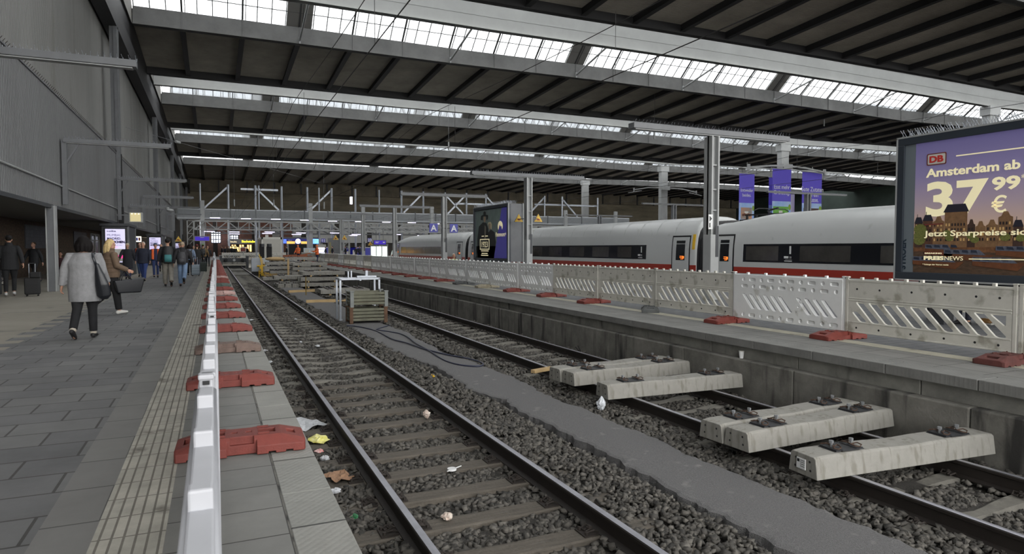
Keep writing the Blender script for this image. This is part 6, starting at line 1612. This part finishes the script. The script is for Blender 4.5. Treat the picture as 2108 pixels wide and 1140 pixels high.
    if vest:
        mv = mat('hi_vis_%d_%d_%d' % vest[0], vest[0], .6, var=.08); b = MB()
        ss = [(1.45,.13,.10),(1.38,.202,.125),(1.25,.203,.136),(1.05,.197,.137),(.92,.2,.14)]
        if vest[1] == 'full': b.tube([up((0,0,q[0])) for q in ss], [(q[1]*w_*1.03, q[2]*w_*1.03) for q in ss], 18)
        else:
            for sd in (-1, 1): b.tube([up((sd*.13,.04,q[0])) for q in ss], [(.075,.11)]*5, 10)
        part(b, 'hi_vis_vest', mv)
        b = MB()
        for zz in (1.02, 1.18): b.tube([up((0,0,zz)), up((0,0,zz+.045))], [(.212*w_,.150*w_)]*2, 20, caps=False)
        if vest[1] == 'full': part(b, 'reflective_band', mat('reflective', (190,194,180), .4), mesh_only=True)
    if face and vox < .016:
        b = MB()
        for sd in (-1, 1): b.ell(hc+HR @ Vector((sd*.031,.089,.018)), .012,.006,.007, 8, 6, H4)
        part(b, 'eyes', M_eye, mesh_only=True)
        b = MB(); b.ell(hc+HR @ Vector((0,.096,-.058)), .024,.006,.007, 8, 6, H4); part(b, 'mouth', M_lips, mesh_only=True)
    body['_h'] = 0; del body['_h']
    return body, As, up, s, rz
def world(info, v):
    body, As, up, s, rz = info; p = Vector(v)*s; c, sn = math.cos(rz), math.sin(rz)
    return Vector((body.location.x+p.x*c-p.y*sn, body.location.y+p.x*sn+p.y*c, body.location.z+p.z))
def local_obj(info, mb, name, m, label=None, cat=None, parent=None, vox=None, smooth=True):
    body, As, up, s, rz = info; mb.v = [tuple(Vector(p)*s) for p in mb.v]
    if parent: o = mb.build(name, m, parent, smooth=smooth)
    else: o = mb.build(name, m, loc=tuple(body.location), rot=(0,0,rz), smooth=smooth)
    if vox: remesh(o, vox, 2); o.data.materials.clear(); o.data.materials.append(m)
    if label: tag(o, label, cat)
    return o
M_leather = mat('black_leather', (26,28,33), .35, bump=.1, bscale=60)
# 1 woman in grey coat (seen from behind)
I = person('woman walking away in a light grey wool coat and black leggings, dark shoulder length hair', -1.97, 12.9, 1.66, deg(-8), coat=(132,132,134), legs=(22,22,25), shoes=(30,30,32), hair='bob', haircol=(20,17,17), coat_len=.62, wide=1.36, legL=(-14,20), legR=(6,3), armL=(-6,17,10), armR=(10,10,30), vox=.012, flare=.92, legw=1.15, boot=mat('boot_cream', (176,168,154), .6), collar=None, coatname='wool_coat')
W1 = I
b = MB(); b.tube([(.235,-.155,1.32),(.27,-.16,1.15),(.31,-.15,.95),(.33,-.12,.76),(.32,-.10,.70)], [(.03,.03),(.07,.05),(.11,.07),(.115,.07),(.06,.04)], 12)
bag = local_obj(I, b, 'shoulder_bag', M_leather, 'black slouchy shoulder bag hanging on the right side of the woman in the grey coat', 'bag', vox=.012)
b = MB(); b.tube([(.17,-.12,1.50),(.19,-.165,1.42),(.235,-.175,1.28)], [(.022,.01)]*3, 8); b.tube([(.17,-.10,1.50),(.20,.06,1.46),(.25,.15,1.30),(.30,.02,1.10)], [(.018,.008)]*4, 8)
local_obj(I, b, 'strap', M_leather, parent=bag)
# 2 blonde woman looking back
I = person('blonde woman in a brown puffer jacket and black trousers looking back over her shoulder', -2.14, 17.3, 1.66, deg(-62), coat=(98,80,64), legs=(22,22,25), shoes=(214,212,206), hair='long', haircol=(196,172,124), coat_len=.86, wide=1.32, legL=(-8,42), legR=(10,3), armL=(-5,12,62), armR=(4,14,60), head=-52, vox=.012, legw=1.35, collar=True, coatname='puffer_jacket')
b = MB(); sh, el, wr, fd = I[1][1]
b.add([(-.05,.04,.50),(.11,.04,.50),(.11,.56,.50),(-.05,.56,.50),(-.02,-.03,.80),(.10,-.03,.80),(.10,.66,.86),(-.02,.66,.86)], [(3,2,1,0),(4,5,6,7),(0,1,5,4),(1,2,6,5),(2,3,7,6),(3,0,4,7)])
b.v = [(p[0]+.24, p[1]-.02, p[2]+.02) for p in b.v]
bag = local_obj(I, b, 'tote_bag', M_leather, 'large black leather tote bag carried on the arm of the blonde woman', 'bag', smooth=False)
bv = bag.modifiers.new('b','BEVEL'); bv.width = .03; bv.segments = 3
b = MB(); 
for xx in (.23, .33): b.tube([(xx,.10,.82),(xx,.13,.96),(.27,.20,1.04),(xx,.27,.96),(xx,.32,.83)], .011, 6)
local_obj(I, b, 'bag_handles', M_leather, parent=bag)
# puffer quilting rings
b = MB()
for zz in (.93,1.03,1.13,1.23,1.33): b.tube([(.242*math.cos(a)*1.0, .17*math.sin(a), zz) for a in np.linspace(0, 2*PI, 24, endpoint=False)], .014, 6, closed=True)
local_obj(I, b, 'quilted_rolls', cloth('coat_98_80_64', (98,80,64)), parent=I[0])
def suitcase(loc, rz, size, m, label, hh=.38):
    w_, d, h = size; t = thing('suitcase', label, 'suitcase', loc, rz)
    MB().box(-w_/2, w_/2, -d/2, d/2, .06, h).build('shell', m, t, bevel=.03)
    b = MB()
    for k in range(3): b.box(-w_/2+.03, w_/2-.03, -d/2-.008, -d/2, .14+(h-.2)*k/3, .15+(h-.2)*k/3)
    b.build('ridges', M_blackm, t)
    for sx in (-1, 1): MB().cyl((sx*w_*.2,0,h-.02),(sx*w_*.2,0,h+hh),.011,8).build('handle_tube', M_galv, t)
    MB().bar((-w_*.24,0,h+hh),(w_*.24,0,h+hh),.03).build('handle_grip', M_blackm, t)
    for sx in (-1, 1):
        for sy in (-1, 1): MB().cyl((sx*w_*.36-.015,sy*d*.3,.035),(sx*w_*.36+.015,sy*d*.3,.035),.033,10).build('wheel', M_blackm, t)
    return t
def backpack(info, m, label, size=(.30,.16,.46), zc=1.22, m2=None, wide=1.0):
    w_, d, h = size; b = MB(); y = -.17*wide-d/2
    b.tube([(0,y,zc-h/2),(0,y-.01,zc-h*.25),(0,y-.01,zc+h*.2),(0,y+.01,zc+h/2)], [(w_*.46,d*.42),(w_*.52,d*.55),(w_*.5,d*.5),(w_*.36,d*.36)], 14)
    o = local_obj(info, b, 'backpack', m, label, 'backpack', vox=.014)
    b = MB(); b.tube([(0,y-d*.5,zc-h*.42),(0,y-d*.55,zc-h*.2),(0,y-d*.5,zc)], [(w_*.34,.03),(w_*.36,.045),(w_*.32,.03)], 10); local_obj(info, b, 'front_pocket', m2 or m, parent=o)
    for sd in (-1, 1):
        b = MB(); b.tube([(sd*.1,-.14,zc+h*.4),(sd*.11,-.08,1.49),(sd*.13,.06,1.46),(sd*.15,.125,1.36),(sd*.17,.09,1.15),(sd*.17,-.08,1.02)], [(.025,.01)]*6, 8); local_obj(info, b, 'shoulder_strap', m2 or m, parent=o)
    return o
# 3 man with suitcase in the shade
I = person('man in a black hooded jacket walking away in the shade, pulling a suitcase', -5.85, 25.3, 1.84, deg(8), coat=(26,27,30), legs=(22,23,26), shoes=(190,190,190), hair='short', haircol=(24,20,18), hat=('beanie',(22,22,24)), coat_len=.74, wide=1.18, legL=(-4,3), legR=(12,28), armR=(-22,18,6), vox=.016, collar=True, face=False)
suitcase((-5.22, 25.05, 0), .1, (.40,.26,.58), M_blackm, 'small black rolling suitcase pulled by the man in the shade', .45)
tag(MB().box(-.14,.14,-.08,.08,.0,.18).build('travel_pouch', M_blackm, loc=(-5.12,24.98,.58), bevel=.03), 'black travel pouch strapped on top of the small black suitcase', 'pouch')
# people in the shade by the wall
person('dark clad person standing behind the grey canopy column in the shade', -6.9, 33.5, 1.75, deg(150), coat=(28,30,34), legs=(26,26,30), hair='short', wide=1.1, vox=.022, hand_skin=M_skin2, face=False)
for i, (x, y, c, hc_, lb) in enumerate(((-6.9,38.75,(60,34,38),(30,26,24),'person in a dark red jacket sitting on the shaded bench'),(-6.1,38.75,(32,34,36),(40,32,28),'person in a dark jacket sitting at the right end of the shaded bench'),(-7.55,26.45,(150,120,40),(40,30,26),'person in a mustard jacket sitting on the bench at the left edge'))):
    person(lb, x, y, 1.7, deg(180), coat=c, legs=(28,30,36), haircol=hc_, legL=(84,80), legR=(88,86), armL=(30,10,50), armR=(30,10,50), sit=.44, vox=.022, hand_skin=M_skin2, face=False)
# walkers
person('woman in a long black coat and pale knitted beanie walking towards the camera', -3.80, 36.5, 1.68, deg(178), coat=(26,27,34), legs=(40,46,80), hair='short', haircol=(90,70,50), hat=('beanie',(170,160,140)), coat_len=.5, wide=1.12, legL=(8,4), legR=(-8,12), vox=.015)
person('bearded man in an orange safety vest and blue jeans beside the old man', -3.52, 39.3, 1.74, deg(175), coat=(44,46,56), legs=(62,84,116), hair='short', haircol=(60,44,34), coat_len=.88, wide=1.05, legL=(10,4), legR=(-10,14), vest=((230,96,40),'open'), vox=.015)
person('old man with white hair in a navy jacket and blue jeans walking towards the camera', -2.86, 33.3, 1.74, deg(172), coat=(26,30,46), legs=(44,62,112), hair='short', haircol=(200,198,194), coat_len=.80, wide=1.2, legL=(22,4), legR=(-14,16), armL=(5,12,20), armR=(-5,12,20), vox=.015)
person('man in a blue beanie and navy jacket with orange sleeves walking towards the camera', -2.72, 38.0, 1.70, deg(188), coat=(34,42,70), legs=(40,54,96), hair='short', haircol=(90,80,74), hat=('beanie',(70,84,110)), coat_len=.84, vest=((226,100,44),'open'), legL=(-10,10), legR=(14,4), vox=.015)
I = person('tall man in a black beanie with a black and teal backpack and loose grey trousers', -1.66, 29.1, 1.83, deg(4), coat=(24,24,27), legs=(126,122,114), shoes=(30,30,32), hair='short', haircol=(30,24,20), hat=('beanie',(18,18,20)), coat_len=.88, wide=1.18, legL=(4,2), legR=(-16,18), legw=1.45, vox=.014, face=False)
backpack(I, mat('pack_black', (24,26,28), .6), 'large black backpack with teal trim on the tall man in grey trousers', (.36,.22,.62), 1.20, mat('teal_cloth', (52,110,112), .7), 1.18)
I = person('person in a beige hood, dark jacket and pale blue jeans beside the tall man', -1.14, 28.9, 1.70, deg(-4), coat=(34,33,36), legs=(112,134,164), shoes=(28,26,26), hair=None, hat=('beanie',(150,134,112)), coat_len=.92, wide=1.12, legL=(6,2), legR=(-22,36), legw=1.35, collar=True, vox=.014, face=False)
backpack(I, mat('pack_grey', (48,48,52), .6), 'dark grey backpack worn by the person in pale blue jeans', (.32,.18,.50), 1.15, None, 1.12)
person('man in a navy jacket half hidden behind the tall man', -1.62, 38.6, 1.74, deg(176), coat=(28,32,50), legs=(34,42,66), vox=.018, legL=(10,5), legR=(-8,10))
I = person('dark haired person with pale denim sleeves pulling the grey suitcase', -1.23, 40.2, 1.68, deg(0), coat=(116,132,156), legs=(26,26,30), hair='bob', haircol=(30,24,24), wide=1.0, legL=(8,2), legR=(-12,16), armR=(-14,14,6), vox=.018, face=False)
backpack(I, mat('pack_black', (24,26,28), .6), 'black backpack on the person with denim sleeves', (.30,.16,.46), 1.2)
suitcase((-.93, 39.6, 0), 0, (.42,.26,.62), mat('suitcase_steel', (110,122,132), .35, .3), 'grey hard shell suitcase pulled by the person with denim sleeves', .42)
person('person in a black leather jacket and dark red beanie walking away', -.95, 44.3, 1.72, deg(2), coat=(30,30,31), legs=(60,60,68), hair='short', hat=('beanie',(96,30,36)), wide=1.2, vox=.02, face=False)
suitcase((-.66, 45.5, 0), 0, (.44,.28,.62), mat('suitcase_green', (34,50,44), .5), 'dark green suitcase beside the person in the leather jacket', .3)
I = person('person in a tan jacket with a black backpack near the far end of the platform', -.75, 53.5, 1.80, deg(0), coat=(110,88,58), legs=(24,24,28), shoes=(190,190,190), hat=('cap',(110,150,90)), wide=1.15, vox=.022, face=False)
backpack(I, mat('pack_black', (24,26,28), .6), 'black backpack on the person in the tan jacket', (.32,.16,.46), 1.2, None, 1.15)
person('person in a neon green vest in the far crowd', -1.45, 56.5, 1.68, deg(180), coat=(60,64,60), legs=(30,30,36), vest=((150,210,60),'full'), vox=.024, face=False)
far = [(-3.05,47,'person in a dark coat walking behind the old white haired man',(34,36,44)),(-2.75,50,'person in a black jacket deep between the two backpack wearers and the middle kiosk',(24,24,28)),(-2.2,55,'person in a grey blue jacket far behind the tall man',(60,70,88)),(-.5,60,'person in dark clothes with a white bag at the far end by the barrier',(30,30,34)),(-1.9,64,'person in a brown coat in the far crowd left of the purple display',(70,56,46)),(-1.0,68,'person in a black coat in the far crowd under the purple display',(22,24,28))]
for x, y, lb, c in far: person(lb, x, y, 1.7+random.uniform(-.06,.08), deg(random.choice((0,180))), coat=c, legs=(32,36,48), vox=.026, face=False)
# workers
person('left worker in orange jacket and orange cap standing behind the sleeper stacks', 8.32, 75.2, 1.80, deg(140), coat=(226,112,60), legs=(28,36,70), hat=('helmet',(226,112,50)), hair=None, wide=1.15, legL=(3,2), legR=(-3,2), armL=(20,15,60), armR=(10,12,30), vox=.02, collar=True)
person('right worker in orange jacket and orange cap standing behind the sleeper stacks', 8.62, 62.8, 1.76, deg(100), coat=(226,112,60), legs=(28,36,70), hat=('helmet',(226,112,50)), hair=None, wide=1.15, legL=(3,2), legR=(-3,2), armL=(20,15,60), armR=(25,12,70), vox=.02, collar=True)
# seated old man behind the barrier + bench
bench((10.7, 31.9, 0), 0, 'dark bench behind the right barrier under the film poster case', 1.2)
person('old man with white hair in a pale green shirt sitting behind the right barrier', 11.2, 32.15, 1.66, deg(180), coat=(170,180,130), legs=(50,54,60), haircol=(206,204,200), legL=(84,82), legR=(86,84), armL=(25,10,45), armR=(25,10,45), sit=.38, vox=.018)
bench((14.2, 6.9, 0), deg(90), 'dark bench behind the barrier below the large travel poster', 2.4)
person('person in navy clothes sitting with the back to the travel poster, mostly hidden', 13.95, 8.2, 1.75, deg(90), coat=(34,38,60), legs=(34,38,52), legL=(84,80), legR=(86,84), armL=(25,10,45), armR=(25,10,45), sit=.44, vox=.02, face=False)
# concourse people
cpl = [(457,528,98,'dark clad person behind the left end of the buffer stop'),(464,527,99,'person in a black coat behind the buffer stop, second from the left'),(470,528,98.5,'person in a dark jacket behind the middle of the buffer stop'),(477,527,99,'person in black behind the right half of the buffer stop'),(484,528,98,'person in a brown jacket behind the right end of the buffer stop'),(500,530,100,'person standing in front of the lit snack shop, left one'),(508,530,99,'person standing in front of the lit snack shop, right one'),(590,524,97,'person in a dark hood bending near the site container'),(670,525,98,'dark clad person left of the first poster wall'),(684,525,98,'person in dark clothes in front of the first poster wall'),(711,526,96,'person with a red collar in front of the second poster wall'),(733,526,96,'person in black between poster wall and shelter, left one'),(740,526,96,'person in black between poster wall and shelter, right one')]
for i, (px, py, Y_, lb) in enumerate(cpl):
    x, _, _ = at(px, py, Y_); person(lb, x, Y_, 1.72+random.uniform(-.06,.06), deg(random.choice((0,180,90,200))), coat=random.choice([(24,26,30),(34,36,48),(52,44,38),(28,30,34)]), legs=(30,34,46), vox=.03, face=False, legL=(5,2), legR=(-5,4))
